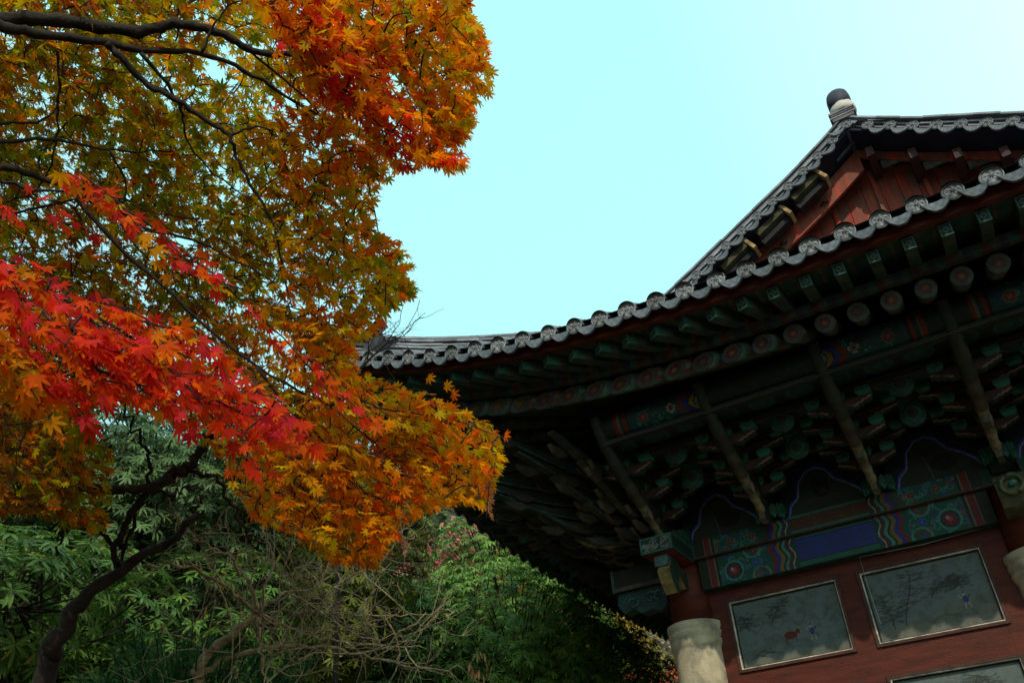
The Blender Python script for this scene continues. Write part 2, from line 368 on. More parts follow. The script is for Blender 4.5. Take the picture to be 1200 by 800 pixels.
def lintel(fr, t0, w, seed):
    """fr: function (t, y_out, z)->xyz"""
    core = MB()
    def bx(t_a, t_b, o_a, o_b, z_a, z_b, col):
        v = [fr(t, o, z) for z in (z_a, z_b) for t, o in ((t_a, o_a), (t_b, o_a), (t_b, o_b), (t_a, o_b))]
        core.add(v, [(0,3,2,1),(4,5,6,7),(0,1,5,4),(1,2,6,5),(2,3,7,6),(3,0,4,7)], col)
    bx(t0, t0+w, -.15, .192, 4.79, 5.15, DTEAL)
    b = core.build('lintel_beam', M['paint'], hall)
    lintel_canvas(w, .355, seed).obj('painted_band', lambda u, v: np.stack([fr(t0+a, .198, 4.792+z) for a, z in zip(u, v)]), M['canvas'], b)
    core = MB(); bx(t0-.1, t0+w+.1, -.25, .238, 5.165, 5.375, DTEAL); bx(t0-.1, t0+w+.1, -.25, .27, 5.15, 5.165, (.12, .07, .04))
    b = core.build('plate_beam', M['paint'], hall)
    lintel_canvas(w, .208, seed+9, True).obj('painted_band', lambda u, v: np.stack([fr(t0+a, .243, 5.166+z) for a, z in zip(u, v)]), M['canvas'], b)
ff = lambda t, o, z: np.array([t, -o, z]); fl = lambda t, o, z: np.array([XL-o, t, z])
lintel(ff, XL+.24, 3.24, 1); lintel(ff, XC+.24, 3.24, 1)
lintel(fl, .24, 3.5, 5); lintel(fl, 4.24, 3.5, 5); lintel(fl, 8.24, 3.5, 5)

# corner beam ends and carved noses ---------------------------------
def flowery(w, h, seed):
    c = Canvas(w, h, .006, (.03, .07, .05)); c.vine(.03, .03, w-.03, h-.03, 22, [(.4, .4, .33), (.3, .33, .26)], seed)
    c.rect(0, 0, w, .016, TEAL); c.rect(0, h-.016, w, h, TEAL); c.rect(0, 0, .016, h, TEAL); c.rect(w-.016, 0, w, h, TEAL); return c
b = MB().box((-3.62, -.88, 5.125), (-3.22, -.25, 5.315), (.03, .08, .06)).build('beam_end', M['paint'], hall)
flowery(.40, .19, 4).obj('painted_end', lambda u, v: np.stack([-3.62+u, np.full_like(u, -.884), 5.125+v], -1), M['canvas'], b)
MB().box((-3.60, -.86, 5.115), (-3.24, -.24, 5.122), RED).build('red_underside', M['paint'], b)
cc = Canvas(.63, .19, .008, (.03, .07, .05)); cc.rect(0, 0, .63, .014, TEAL); cc.rect(0, .176, .63, .19, TEAL); cc.rect(0, 0, .014, .19, TEAL)
cc.obj('painted_side', lambda u, v: np.stack([np.full_like(u, -3.216), -.88+u, 5.125+v], -1), M['canvas'], b)
b = MB().box((-4.32, -.20, 5.00), (-3.60, .2, 5.27), (.035, .04, .02)).build('beam_end', M['paint'], hall)
MB().box((-4.34, -.21, 5.0), (-4.30, .21, 5.28), (.09, .16, .13)).box((-4.30, -.215, 5.0), (-3.65, -.203, 5.05), (.16, .14, .1)).build('end_trim', M['paint'], b)
# scroll-carved nose below the left beam end
sc = MB(); sc.plate([(0, 0), (0, .2), (-.1, .24), (-.62, .24), (-.66, .1), (-.58, -.02), (-.45, .02), (-.35, -.06), (-.2, -.03), (-.1, -.08)], .2, ((-3.66, -.05, 4.76), (1, 0, 0), (0, 1, 0)), (.03, .10, .09), (.1, .2, .16))
scr = sc.build('carved_nose', M['paint'], hall)
for cx_, sg in ((-3.86, 1), (-4.10, -1), (-3.76, 1)):
    pts = [(cx_+.085*(1-.09*j)*math.cos(sg*j*.75), -.165, 4.86+.085*(1-.09*j)*math.sin(sg*j*.75)) for j in range(10)]
    MB().tube(pts, .012, 6, (.16, .30, .26)).build('scroll', M['paint'], scr, True)
# tongue-shaped nose under the box
tn = MB(); prof = [(.0, .0), (-.18, .02), (-.34, .10), (-.46, .02), (-.56, -.10), (-.50, -.24), (-.40, -.34), (-.30, -.30), (-.34, -.18), (-.24, -.1), (-.1, -.22), (0, -.2)]
tn.plate([(-a, z) for a, z in prof], .15, ((XL+.02, -.26, 5.02), (0, -1, 0), (1, 0, 0)), (.03, .08, .06), (.42, .30, .10))
tn.build('carved_nose', M['paint'], hall)
MB().box((-3.5, -.80, 4.98), (-3.34, -.62, 5.11), (.10, .19, .17)).build('bearing_block', M['paint'], hall)
# carved nose with a flower face on the middle column
nb = MB(); nb.plate([(0, -.02), (.34, 0), (.42, .10), (.40, .24), (.30, .34), (.0, .36)], .30, ((XC, -.24, 4.78), (0, -1, 0), (1, 0, 0)), (.10, .11, .06), (.16, .17, .08))
nb2 = nb.build('carved_nose', M['paint'], hall)
MB().tube([(XC+.10*math.cos(t), -.675, 4.97+.10*math.sin(t)) for t in np.linspace(0, 6.28, 13)], .022, 6, (.20, .22, .10)).tube([(XC-.02, -.64, 4.96), (XC+.03, -.70, 4.99)], .03, 6, AQ).build('flower_boss', M['paint'], nb2, True)

# panels between the brackets ---------------------------------------
def infill(fr, t0, seed):
    w, h = 1.06, .62; c = Canvas(w, h, .009, (.012, .045, .04))
    arch = [(.06, 0), (.12, .16), (.22, .24), (.27, .42), (.38, .53), (.50, .56), (.60, .50), (.68, .36), (.80, .28), (.92, .16), (1.0, 0)]
    yy = np.interp(c.X[0], [a for a, _ in arch], [b for _, b in arch]); c.m(c.Y < yy[None, :], (.07, .09, .06))
    c.line([(a, b) for a, b in arch], .034, (.08, .11, .95)); c.line([(a, b-.018) for a, b in arch], .012, (.6, .7, .8))
    if seed % 2: c.ell(.5, .16, .22, .02, (.15, .12, .09), .6); c.ell(.5, .3, .1, .13, (.02, .03, .02)); c.ell(.52, .24, .05, .04, (.12, .13, .09), .7)
    else: c.line([(.46, .0), (.44, .2), (.4, .34)], .014, (.2, .22, .18)); c.ell(.6, .2, .14, .1, (.02, .025, .02))
    for q in ((.08, .55), (.9, .58)): c.ring(q[0], q[1], .07, .02, (.03, .12, .10))
    c.obj('infill_panel', lambda u, v: np.stack([fr(t0+a, .14, 5.385+z) for a, z in zip(u, v)]), M['canvas'], hall)
for k in range(6): infill(ff, XL+1.24*k+.11, k)
for k in range(7): infill(fl, 1.24*k+.11, k+1)
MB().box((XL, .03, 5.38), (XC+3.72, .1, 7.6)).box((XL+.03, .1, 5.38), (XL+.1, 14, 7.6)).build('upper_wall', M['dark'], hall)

# bracket sets -------------------------------------------------------
def smooth_pts(pts, k):
    pts = np.array(pts, float); out = []; n = len(pts)
    for i in range(n-1):
        p0, p1, p2, p3 = pts[max(i-1, 0)], pts[i], pts[i+1], pts[min(i+2, n-1)]
        for t in np.arange(k)/k: out.append(.5*((2*p1)+(-p0+p2)*t+(2*p0-5*p1+4*p2-p3)*t*t+(-p0+3*p1-3*p2+p3)*t**3))
    return np.array(out+[pts[-1]])
def bracket_proto():
    """local axes: x along wall, -y outward, z up from 5.38; built once, copied"""
    root = empty('bracket_set'); root.parent = hall
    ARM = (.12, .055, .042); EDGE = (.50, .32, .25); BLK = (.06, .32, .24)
    def arm(L_, o, z, h=.12):
        n = 7; out = [(-L_/2, h)]
        pr = []
        for i in range(n+1):
            a = i/n; pr.append((-L_/2+.30*L_*a, h*.62*(1-a)**.9+ (.012 if i % 2 else 0)))
        out += pr + [(-x, z_) for x, z_ in pr[::-1]] + [(L_/2, h)]
        mb = MB(); mb.plate(out, .10, ((0, -o, z), (1, 0, 0), (0, 1, 0)), ARM, (.05, .09, .07))
        tr = mb; bl = mb
        for sg in (-1, 1):
            pts = [(sg*x, -o-.052, z+z_+.008) for x, z_ in pr[:]]
            tr.tube(pts, .011, 5, EDGE)
        for x in (-L_/2+.07, 0, L_/2-.07):
            v = []
            for zz, hw in ((h-.005, .05), (h+.035, .078), (h+.085, .078)):
                v += [(x-hw, -o-hw, z+zz), (x+hw, -o-hw, z+zz), (x+hw, -o+hw, z+zz), (x-hw, -o+hw, z+zz)]
            f = [(0,3,2,1), (8,9,10,11)]+[(4*i+j, 4*i+(j+1) % 4, 4*i+4+(j+1) % 4, 4*i+4+j) for i in range(2) for j in range(4)]
            bl.add(v, f, BLK)
        mb.build('bracket_arm', M['paint'], root)
    for o_, z_ in ((.98, .46), (1.44, .60)):
        mb = MB(); c_ = np.array([.62, -o_, z_]); V = [c_+[0, -.03, 0]]; F = []; C_ = []; nn = 16; rg = (.03, .06, .085, .12)
        for q_ in rg:
            for j in range(nn): t = 2*math.pi*j/nn; qq = q_*(1+.10*math.cos(4*t)); V.append(c_+[qq*math.cos(t), -.028 if q_ < .12 else -.02, qq*math.sin(t)])
        for j in range(nn): F.append((0, 1+(j+1) % nn, 1+j)); C_.append((.12, .04, .03))
        for i in range(3):
            for j in range(nn): F.append((1+i*nn+j, 1+i*nn+(j+1) % nn, 1+(i+1)*nn+(j+1) % nn, 1+(i+1)*nn+j)); C_.append(((.03, .09, .07), (.05, .19, .15), (.03, .11, .09))[i])
        mb.add(V, F, C_); mb.plate([(.135*math.cos(2*math.pi*j/12), .135*math.sin(2*math.pi*j/12)) for j in range(12)], .05, (c_+[0, .01, 0], (1, 0, 0), (0, 1, 0)), (.05, .18, .14)); mb.build('roundel', M['paint'], root)
    arm(.62, .50, .22); arm(.95, .50, .43)
    arm(.66, .98, .33); arm(1.02, .98, .52)
    arm(.66, 1.46, .46)
    # big bearing block on the plate beam with painted lotus face
    v = []
    for zz, hw in ((.0, .12), (.06, .17), (.15, .17)): v += [(-hw, -hw-.05, zz), (hw, -hw-.05, zz), (hw, hw-.05, zz), (-hw, hw-.05, zz)]
    MB().add(v, [(0,3,2,1), (8,9,10,11)]+[(4*i+j, 4*i+(j+1) % 4, 4*i+4+(j+1) % 4, 4*i+4+j) for i in range(2) for j in range(4)], (.03, .20, .13)).build('base_block', M['paint'], root)
    # lotus leaf at the foot of the tongue row
    lt = MB()
    for i in range(7):
        a = R_(-75+25*i); lt.plate([(0, 0), (.045, .07), (.03, .15), (0, .18), (-.03, .15), (-.045, .07)], .03, ((.16*math.sin(a), -.28-.10*math.cos(a), -.02), (math.cos(a), math.sin(a), 0), (math.sin(a), -math.cos(a), .0)), (.03, .22, .15), (.06, .32, .22))
    lt.build('lotus_foot', M['paint'], root)
    # tongue plates stepping outward, their curled ends forming the oblique row
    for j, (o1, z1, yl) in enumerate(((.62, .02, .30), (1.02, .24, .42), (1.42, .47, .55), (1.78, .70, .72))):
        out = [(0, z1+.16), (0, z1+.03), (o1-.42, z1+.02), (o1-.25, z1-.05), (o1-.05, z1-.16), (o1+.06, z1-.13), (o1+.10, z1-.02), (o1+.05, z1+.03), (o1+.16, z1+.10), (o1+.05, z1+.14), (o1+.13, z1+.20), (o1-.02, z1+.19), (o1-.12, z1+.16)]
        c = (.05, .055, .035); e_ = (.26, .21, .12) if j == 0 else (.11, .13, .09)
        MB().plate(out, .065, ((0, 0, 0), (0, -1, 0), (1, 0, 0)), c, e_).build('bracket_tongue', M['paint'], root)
    # smooth worn nose running down the front
    pts = [(.0, -2.20, .93), (.0, -2.12, .82), (0, -1.90, .60), (0, -1.52, .39), (0, -1.16, .24), (.0, -.86, .08), (0, -.66, -.02)]
    pts = smooth_pts(pts, 5); st = MB(); cl_ = [(.03, .05, .04), (.04, .05, .035), (.05, .055, .04), (.10, .09, .055), (.30, .24, .14), (.45, .36, .20)]
    n_ = len(pts); rr_ = [(.048+.026*math.sin(math.pi*min(1, .15+i/n_)))*(1+.13*math.sin(i*2.3)) for i in range(n_)]
    st.tube(pts, rr_, 8); q_ = st.c; st.c = [cl_[min(5, int((k_//8)/(n_-1)*6))] for k_ in range(len(q_))]
    st.build('long_nose', M['paint'], root, True)
    return root
BZ = 5.38
bp = bracket_proto(); bp.location = (XL+1.24, 0, BZ)
for k in range(2, 6): copy_tree(bp, hall, (XL+1.24*k, 0, BZ))
for k in range(1, 9):
    c = copy_tree(bp, hall, (XL, 1.24*k, BZ)); c.rotation_euler.z = -math.pi/2
cb = copy_tree(bp, hall, (XL, 0, BZ)); cc2 = copy_tree(bp, hall, (XL, 0, BZ)); cc2.rotation_euler.z = -math.pi/2

# corner: fans of flame-like tongues --------------------------------
def corner_flames():
    root = MB().box((XL-.2, -.2, BZ), (XL+.2, .2, BZ+.2), (.03, .09, .07)).build('corner_bracket', M['paint'], hall)
    r = random.Random(5)
    for ai, ang in enumerate((45, 27, 63, 12, 78)):
        A = np.array([-math.sin(R_(ang)), -math.cos(R_(ang)), 0]); Nn = np.array([A[1], -A[0], 0])
        for k in range(5 if ai < 3 else 4):
            L_ = (.95+.48*k)*(1.22 if ang == 45 else 1.0); z = .02+.175*k
            top, bot = [], []
            n = 14
            for i in range(n+1):
                u = i/n; a = L_*u; hh = .16*(1-u**2.2)+.016
                zc = z+.08+.10*math.sin(u*5.5+k*.7)*u+.13*u**3
                top.append((a, zc+hh/2+(.02 if i % 2 and i > 7 else 0))); bot.append((a, zc-hh/2))
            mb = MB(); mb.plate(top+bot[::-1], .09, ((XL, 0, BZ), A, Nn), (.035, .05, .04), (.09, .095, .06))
            if ai < 3:
                tr = mb
                for off in (-.05, .05):
                    tr.tube([np.array([XL, 0, BZ+b_[1]+.012])+A*b_[0]+Nn*off for b_ in bot[4:]], .010, 4, (.06, .17, .17))
            # small side curls
            cu = mb
            for q in range(3):
                u = .45+.2*q; a = L_*u; zc = z+.08+.10*math.sin(u*5.5+k*.7)*u+.13*u**3
                cu.plate([(0, 0), (.10, -.05), (.22, -.02), (.30, .06), (.20, .05), (.10, .06)], .06, (np.array([XL, 0, BZ+zc-.05])+A*a+Nn*(.09*(1 if (q+k) % 2 else -1)), A, Nn), (.06, .05, .035), (.17, .14, .08))
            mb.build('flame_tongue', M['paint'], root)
corner_flames()
# pale curling bird-like nose near the corner column
MB().tube([(-3.9, -.55, 5.50), (-4.12, -.62, 5.44), (-4.35, -.7, 5.48), (-4.52, -.75, 5.60)], [.05, .045, .03, .012], 8, (.30, .24, .12)).build('carved_nose', M['paint'], hall, True)

# outer purlin --------------------------------------------------------
def purlin(side, s0, s1):
    L_ = s1-s0; r = .15; zc = 6.22; c = Canvas(L_, 2*math.pi*r, .016, (.012, .035, .03)); H = c.h
    bay0 = 3.3 if side.k == 'f' else 3.3
    for nb in range(-1, 4):
        b0 = bay0+3.72*nb-s0
        for sg, o0 in ((1, b0), (-1, b0+3.72)):
            X = lambda d: o0+sg*d
            def bar(d0, d1, col):
                a, b_ = sorted((X(d0), X(d1))); c.rect(a, 0, b_, H, col)
            bar(0, .20, (.02, .04, .03)); bar(.2, .24, RED); bar(.24, .27, (.2, .2, .14)); bar(.27, .31, (.02, .06, .04)); bar(.31, .345, RED); bar(.345, .37, (.03, .02, .02))
            bar(.37, 1.05, (.02, .10, .10))
            a, b_ = sorted((X(.38), X(1.0))); c.vine(a, 0, b_, H, 60, [TEAL, AQ, (.04, .12, .3), (.02, .1, .1)], int(nb*7+sg+9))
            for vv in (.18, .5, .82): c.flower(X(.55), H*vv, .07, RED, PINK, TEAL); c.flower(X(.88), H*vv, .055, (.35, .3, .24), BRN, WHT, 4)
            for i, col in enumerate((RED, BLUE, OCH, AQ)):
                d = (c.X-X(1.0+.07*i))*sg; wv = .05*np.cos(c.Y/H*2*math.pi*3); c.m((d > wv) & (d < .05+wv), col)
    f = side.P
    def mp(u, v):
        th = v/r; o = 2.0+r*np.sin(th); z = zc-r*np.cos(th)
        return np.stack([f(s0+a, b_, q) for a, b_, q in zip(u, o, z)])
    p = c.obj('outer_purlin', mp, M['canvas'], hall)
    def bar(o0, o1, z0, z1, col, nm, mt='paint'):
        v = [f(s, o, z) for z in (z0, z1) for s, o in ((s0, o0), (s1, o0), (s1, o1), (s0, o1))]
        return MB().add(v, [(0,3,2,1),(4,5,6,7),(0,1,5,4),(1,2,6,5),(2,3,7,6),(3,0,4,7)], col).build(nm, M[mt], hall)
    bar(1.96, 2.04, 6.01, 6.068, (.014, .05, .04), 'purlin_rail'); bar(2.042, 2.052, 6.012, 6.03, (.10, .06, .045), 'purlin_trim')
    for o, z in ((.52, 5.955), (1.0, 6.05), (1.48, 6.02)): bar(o-.05, o+.05, z, z+.07, (.05, .05, .035), 'tie_rail')
    # painted boards under the bracket tiers
    w = 1.85; c = Canvas(L_, w, .02, (.012, .04, .035))
    x = .1
    while x < L_:
        for y in (.3, .75, 1.2, 1.6): c.disc(x, y, .15, (.02, .11, .09)); c.ring(x, y, .12, .02, (.05, .2, .16)); c.disc(x, y, .05, (.03, .17, .13))
        x += .41
    c.obj('ceiling_boards', lambda u, v: np.stack([f(s0+a, b_+.06, 6.10+.02*b_) for a, b_ in zip(u, v)]), M['canvas'], hall)
purlin(SF, 3.3, 13); purlin(SL, 3.3, 14)

# rafters, flying rafters, eave tiles --------------------------------
def pal_end(seed):
    c = [(.30, .05, .02), (.34, .14, .02), (.30, .03, .03)][seed % 3]; return c
def make_round(side, s):
    zr = ZE-.40+float(side.rise(s)); a = side.fan(s)
    p0 = side.P(s, 2.6, zr); p1 = side.P(s+2.55*a, .05, 7.47)
    pts = [p0+(p1-p0)*t for t in (0, .045, .046, .10, .101, .16, .22, 1)]
    cs = [(.14, .22, .17), (.34, .31, .25), (.13, .15, .12), (.27, .25, .20), (.14, .18, .14), (.26, .24, .19), (.20, .21, .17)]
    n = 14; mb = MB(); mb.tube(pts, [.098, .098, .097, .097, .096, .096, .095, .092], n)
    O_ = side.dirs()[1]; dd_ = (p1-p0)/np.linalg.norm(p1-p0)
    for i_ in range(7*n): v_ = np.array(mb.v[i_]); c_ = pts[i_//n]; mb.v[i_] = tuple(v_-dd_*((v_-c_)@O_)/(dd_@O_))
    k = (s*3.3) % 1
    mb.c = [cs[i] for i in range(7) for j in range(n)]+[(.05, .05, .04)]*2
    # scattered painted petals on the collar
    for i in range(7*n):
        if i//n in (0, 4) and (i*7+int(s*31)) % 3 == 0: mb.c[i] = (.30, .05, .05) if i % 2 else (.10, .32, .25)
    o = mb.build('round_rafter', M['paint'], hall, True)
    d = p1-p0; d /= np.linalg.norm(d); u = np.cross(d, (0, 0, 1)); u /= np.linalg.norm(u); w = np.cross(d, u)
    V = [p0-d*.006]; F = []; C_ = []; nn = 24; rings = (.020, .040, .055, .080, .095)
    for rr in rings:
        for j in range(nn):
            t = 2*math.pi*j/nn; q = rr*(1+.12*math.cos(t*6)) if rr < .09 and rr > .03 else rr; V.append(p0-d*.006+(u*math.cos(t)+w*math.sin(t))*q)
    ce = pal_end(int(s*10)); cls = [(.20, .15, .04), tuple(.55*q+.02 for q in ce), (ce[0]*.4, ce[1]*.4, .02), (.10, .10, .08), (.07, .10, .08)]
    for j in range(nn): F.append((0, 1+(j+1) % nn, 1+j)); C_.append(cls[0])
    V = [v_-d*((v_-(p0-d*.006))@O_)/(d@O_) for v_ in V]
    for i in range(4):
        for j in range(nn): F.append((1+i*nn+j, 1+i*nn+(j+1) % nn, 1+(i+1)*nn+(j+1) % nn, 1+(i+1)*nn+j)); C_.append(cls[i+1])
    MB().add(V, F, C_).build('flower_end', M['paint'], o)
def make_fly(side, s):
    r = float(side.rise(s)); a = side.fan(s)*.8
    p0 = side.P(s, 3.10, ZE-.21+r); p1 = side.P(s+.62*a, 2.48, ZE-.115+float(side.rise(s+.6*a)))
    w = .105; mb = MB()
    T = (0, .16, .30, .60, .64, 1); cs = [(.04, .15, .11), (.09, .12, .09), (.035, .10, .075), (.16, .15, .10), (.42, .14, .04)]
    for i in range(5): mb.beam(p0+(p1-p0)*T[i], p0+(p1-p0)*T[i+1], w, .12-.0*i, cs[i])
    o = mb.build('flying_rafter', M['paint'], hall)
    d = p0-p1; d /= np.linalg.norm(d); u = np.cross(d, (0, 0, 1)); u /= np.linalg.norm(u); v = np.cross(u, d)
    c = Canvas(.105, .12, .0075, (.06, .20, .15)); c.rect(.014, .014, .091, .106, (.012, .03, .03)); c.flower(.0525, .06, .036, (.12, .22, .16), (.03, .05, .05), (.03, .07, .06), 4)
    c.obj('square_end', lambda x, y: (p0+d*.004)[None, :]+u[None, :]*(x-.0525)[:, None]+v[None, :]*(y-.06)[:, None], M['canvas'], o)
def disc_mesh(mb, p, u, v, nrm, r):
    """moulded end tile: raised rim and a swirling flower in relief"""
    nn = 36; rr = np.array([0, .12, .25, .38, .5, .62, .72, .82, .90, 1.0]); V = [p+nrm*.012]; F = []; C_ = []
    for i, q in enumerate(rr[1:]):
        for j in range(nn):
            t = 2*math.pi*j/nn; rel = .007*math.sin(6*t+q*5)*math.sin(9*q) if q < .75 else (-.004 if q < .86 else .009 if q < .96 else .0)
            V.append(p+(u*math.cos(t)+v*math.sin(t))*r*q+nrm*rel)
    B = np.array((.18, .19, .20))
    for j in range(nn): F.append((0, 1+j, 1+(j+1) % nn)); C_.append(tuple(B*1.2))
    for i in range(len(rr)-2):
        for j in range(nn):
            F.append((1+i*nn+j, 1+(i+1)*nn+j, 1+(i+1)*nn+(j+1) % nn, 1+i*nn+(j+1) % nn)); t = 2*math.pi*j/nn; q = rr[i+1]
            k_ = 1.0+.35*math.sin(6*t+q*5)*math.sin(9*q) if q < .7 else (.6 if q < .8 else 1.2)  # relief shading put into the colour: hollows darker, petals and rim lighter
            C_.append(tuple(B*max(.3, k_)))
    mb.add(V, F, C_)
def make_tile(side, s, parent, mbs=None, spacing=.31):
    z = ZE+float(side.rise(s)); A, O = side.dirs(); sl = (float(side.rise(s+.05))-float(side.rise(s-.05)))/.1
    A = A+np.array([0, 0, sl]); A /= np.linalg.norm(A); fa = side.fan(s)*.5 if s < 2.5 else 0
    inn = -O*1.0+np.array([0, 0, .50]); inn /= np.linalg.norm(inn); U = np.cross(A, inn) ; U = U if U[2] > 0 else -U
    p = side.P(s, 3.31, z); r = .096+.004*math.sin(s*37)
    jit = random.Random(int(s*1000)); p = p+np.array([0, 0, jit.uniform(-.008, .008)])+A*jit.uniform(-.01, .01)
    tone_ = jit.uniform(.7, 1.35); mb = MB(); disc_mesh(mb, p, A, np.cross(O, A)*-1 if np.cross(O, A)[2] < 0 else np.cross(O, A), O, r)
    n = 10; V = []; segs = [(0, r), (.28, r*.97), (.281, r*1.04), (.60, r*.97), (.601, r*1.04), (1.0, r)]
    for q, rr in segs:
        for j in range(n+1):
            t = math.pi*j/n; V.append(p+inn*q+A*math.cos(t)*rr+U*math.sin(t)*rr)
    F = [(i*(n+1)+j, i*(n+1)+j+1, (i+1)*(n+1)+j+1, (i+1)*(n+1)+j) for i in range(len(segs)-1) for j in range(n)]
    mb.add(V, F, (.13, .138, .15))
    mb.c = [tuple(np.array(q_)*tone_) for q_ in mb.c]
    o1 = mb.build('eave_tile', M['tiledisc'], parent, False) if mbs is None else None
    # drip tile beside it: hanging crescent plate and its dished pan
    m2 = MB(); c0 = side.P(s+spacing/2, 3.30, z+float(side.rise(s+spacing/2)-side.rise(s))-.035); n = 14; V = []
    hw = .122
    for j in range(n+1):
        t = -1+2*j/n; top = .032*t*t; bot = top-.118*(1-.72*abs(t)**2.2)-.006*abs(math.sin(t*6))
        for zz, off in ((top, .0), ((top+bot)/2, .02), (bot, .035)): V.append(c0+A*hw*t+np.array([0, 0, 1.])*zz+O*off)
        for zz, off in ((top, -.03), ((top+bot)/2, -.012), (bot, .005)): V.append(c0+A*hw*t+np.array([0, 0, 1.])*zz+O*off)
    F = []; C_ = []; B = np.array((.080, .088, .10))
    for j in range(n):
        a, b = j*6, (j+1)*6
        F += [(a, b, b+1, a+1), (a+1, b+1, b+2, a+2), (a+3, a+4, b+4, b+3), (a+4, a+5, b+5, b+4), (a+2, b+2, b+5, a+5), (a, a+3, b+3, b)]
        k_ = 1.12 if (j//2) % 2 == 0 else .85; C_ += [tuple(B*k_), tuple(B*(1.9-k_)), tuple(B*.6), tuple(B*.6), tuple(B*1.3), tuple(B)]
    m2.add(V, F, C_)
    V = []
    for q in (0, .9):
        for j in range(9):
            t = -1+2*j/8; V.append(c0+A*hw*1.05*t+np.array([0, 0, .032*t*t-.004])+inn*q)
    m2.add(V, [(j, 9+j, 10+j, j+1) for j in range(8)], (.13, .138, .15))
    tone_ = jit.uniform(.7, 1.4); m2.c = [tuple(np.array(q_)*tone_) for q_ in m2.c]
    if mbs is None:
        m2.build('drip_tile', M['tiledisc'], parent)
    else:
        mbs.v, mbs.f, mbs.c = mbs.v, mbs.f, mbs.c; n0 = len(mbs.v)
        for q in (mb, m2):
            n0 = len(mbs.v); mbs.v += q.v; mbs.f += [tuple(i+n0 for i in f_) for f_ in q.f]; mbs.c += q.c

# roof surfaces -----------------------------------------------------
def slope(d): return .5525*d+.0037*d*d
def roof_f(X, Y):      # height of the front skirt
    d = Y+OV; s = X-(XL-OV); return ZE+.05+rise_f(s)*np.exp(-d*.55)+slope(d)
def roof_l(X, Y):
    d = np.minimum(X-(XL-OV), 2*HC-(X-(XL-OV))); s = Y+OV; return ZE+.05+rise_l(s)*np.exp(-d*.55)+slope(d)
roofV = []; roofF = []
def sheet(P):  # P (n,m,3)
    n, m_ = P.shape[:2]; k = len(roofV); roofV.extend(P.reshape(-1, 3).tolist())
    for i in range(n-1):
        for j in range(m_-1): roofF.append((k+i*m_+j, k+i*m_+j+1, k+(i+1)*m_+j+1, k+(i+1)*m_+j))
GY = .58      # plane of the gable boards
VY = -.20     # outer edge of the verge
D1 = GY+OV
X0 = XL-OV
dd = np.linspace(0.02, D1, 10); P = np.array([[(X0+d+(2*HC-2*d)*t, -OV+d, float(roof_f(X0+d+(2*HC-2*d)*t, -OV+d))) for t in np.linspace(0, 1, 40)] for d in dd]); sheet(P)
for mir in (0, 1):
    P = []
    for d in np.linspace(.02, HC, 18):
        y0 = -OV+d if d < VY+OV else VY
        row = []
        for t in np.linspace(0, 1, 40):
            y = y0+(24-y0)*t; x = X0+d; z = float(roof_l(x, y)); x = 2*XC-x if mir else x; row.append((x, y, z))
        P.append(row)
    sheet(np.array(P))
roof = MB().add(roofV, roofF, (1, 1, 1)).build('roof', M['tile'], hall, True)
# tile ribs higher on the slopes
rb = MB()
x = X0+.31
while x < X0+2*HC-.3:
    d1 = min(D1-.05, x-X0, X0+2*HC-x)
    if d1 > 1.7: rb.tube([(x, -OV+d, float(roof_f(x, -OV+d))+.05) for d in np.linspace(.8, d1, 5)], .075, 6)
    x += .31
for mir in (0, 1):
    y = -OV+.31
    while y < 20:
        d1 = HC-.1 if y > VY else y+OV
        if d1 > 1.7 and abs(y-VY) > .28: rb.tube([((2*XC-(X0+d)) if mir else X0+d, y, float(roof_l(X0+d, y))+.05) for d in np.linspace(.8, d1, 6)], .075, 6)
        y += .31
rb.build('tile_ribs', M['tile'], roof, True)
# eave tiles and rafters, the near ones each its own part
def visible_s(side, s): return (s < 9.4) if side.k == 'f' else (s < 12.6)
rest = MB(); off = .27
for side, smax in ((SF, 2*HC), (SL, 20.)):
    s = off
    while s < smax-.15:
        if visible_s(side, s): make_tile(side, s, roof)
        else: make_tile(side, s, roof, rest)
        s += .31
tag(rest.build('eave_tile', M['tiledisc'], roof), 'eave tiles of the stretches further along', kind='stuff')
for side, smax in ((SF, 9.4), (SL, 12.6)):
    s = .42
    while s < smax:
        make_round(side, s); make_fly(side, s); s += .31
# boards running along the eaves
def strip(side, s0, s1, sec, name, mt, n=60, colf=None, relief=None):
    """sec: list of (o, z_rel) closed outline"""
    V = []; F = []; C_ = []; k = len(sec)
    ss = np.linspace(s0, s1, n)
    for s in ss:
        for o, z in sec:
            lim = max(s, 0)
            V.append(side.P(s, o, ZE+float(side.rise(s))+z))
    for i in range(n-1):
        for j in range(k):
            F.append((i*k+j, i*k+(j+1) % k, (i+1)*k+(j+1) % k, (i+1)*k+j)); C_.append(colf(ss[i], j) if colf else (1, 1, 1))
    return MB().add(V, F, C_).build(name, mt, hall)
for side, smax in ((SF, 2*HC), (SL, 20.)):
    e0 = .06
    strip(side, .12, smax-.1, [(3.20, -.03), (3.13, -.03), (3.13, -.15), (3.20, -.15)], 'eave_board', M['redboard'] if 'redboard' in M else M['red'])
    strip(side, .30, smax-.3, [(3.155, -.135), (2.45, -.03), (2.45, -.01), (3.155, -.115)], 'eave_soffit', M['paint'], 400,
          lambda s, j: ((.03, .13, .09) if (s*1/.31) % 1 > .35 else (.07, .12, .07)) if int(s*40) % 5 else (.18, .15, .09))
    strip(side, .62, smax-.6, [(2.70, -.19), (2.62, -.19), (2.62, -.285), (2.70, -.285)], 'batten', M['paint'], 900,
          lambda s, j: [(.05, .14, .11), (.16, .06, .05), (.11, .12, .09), (.05, .06, .11)][int(s*13) % 4])
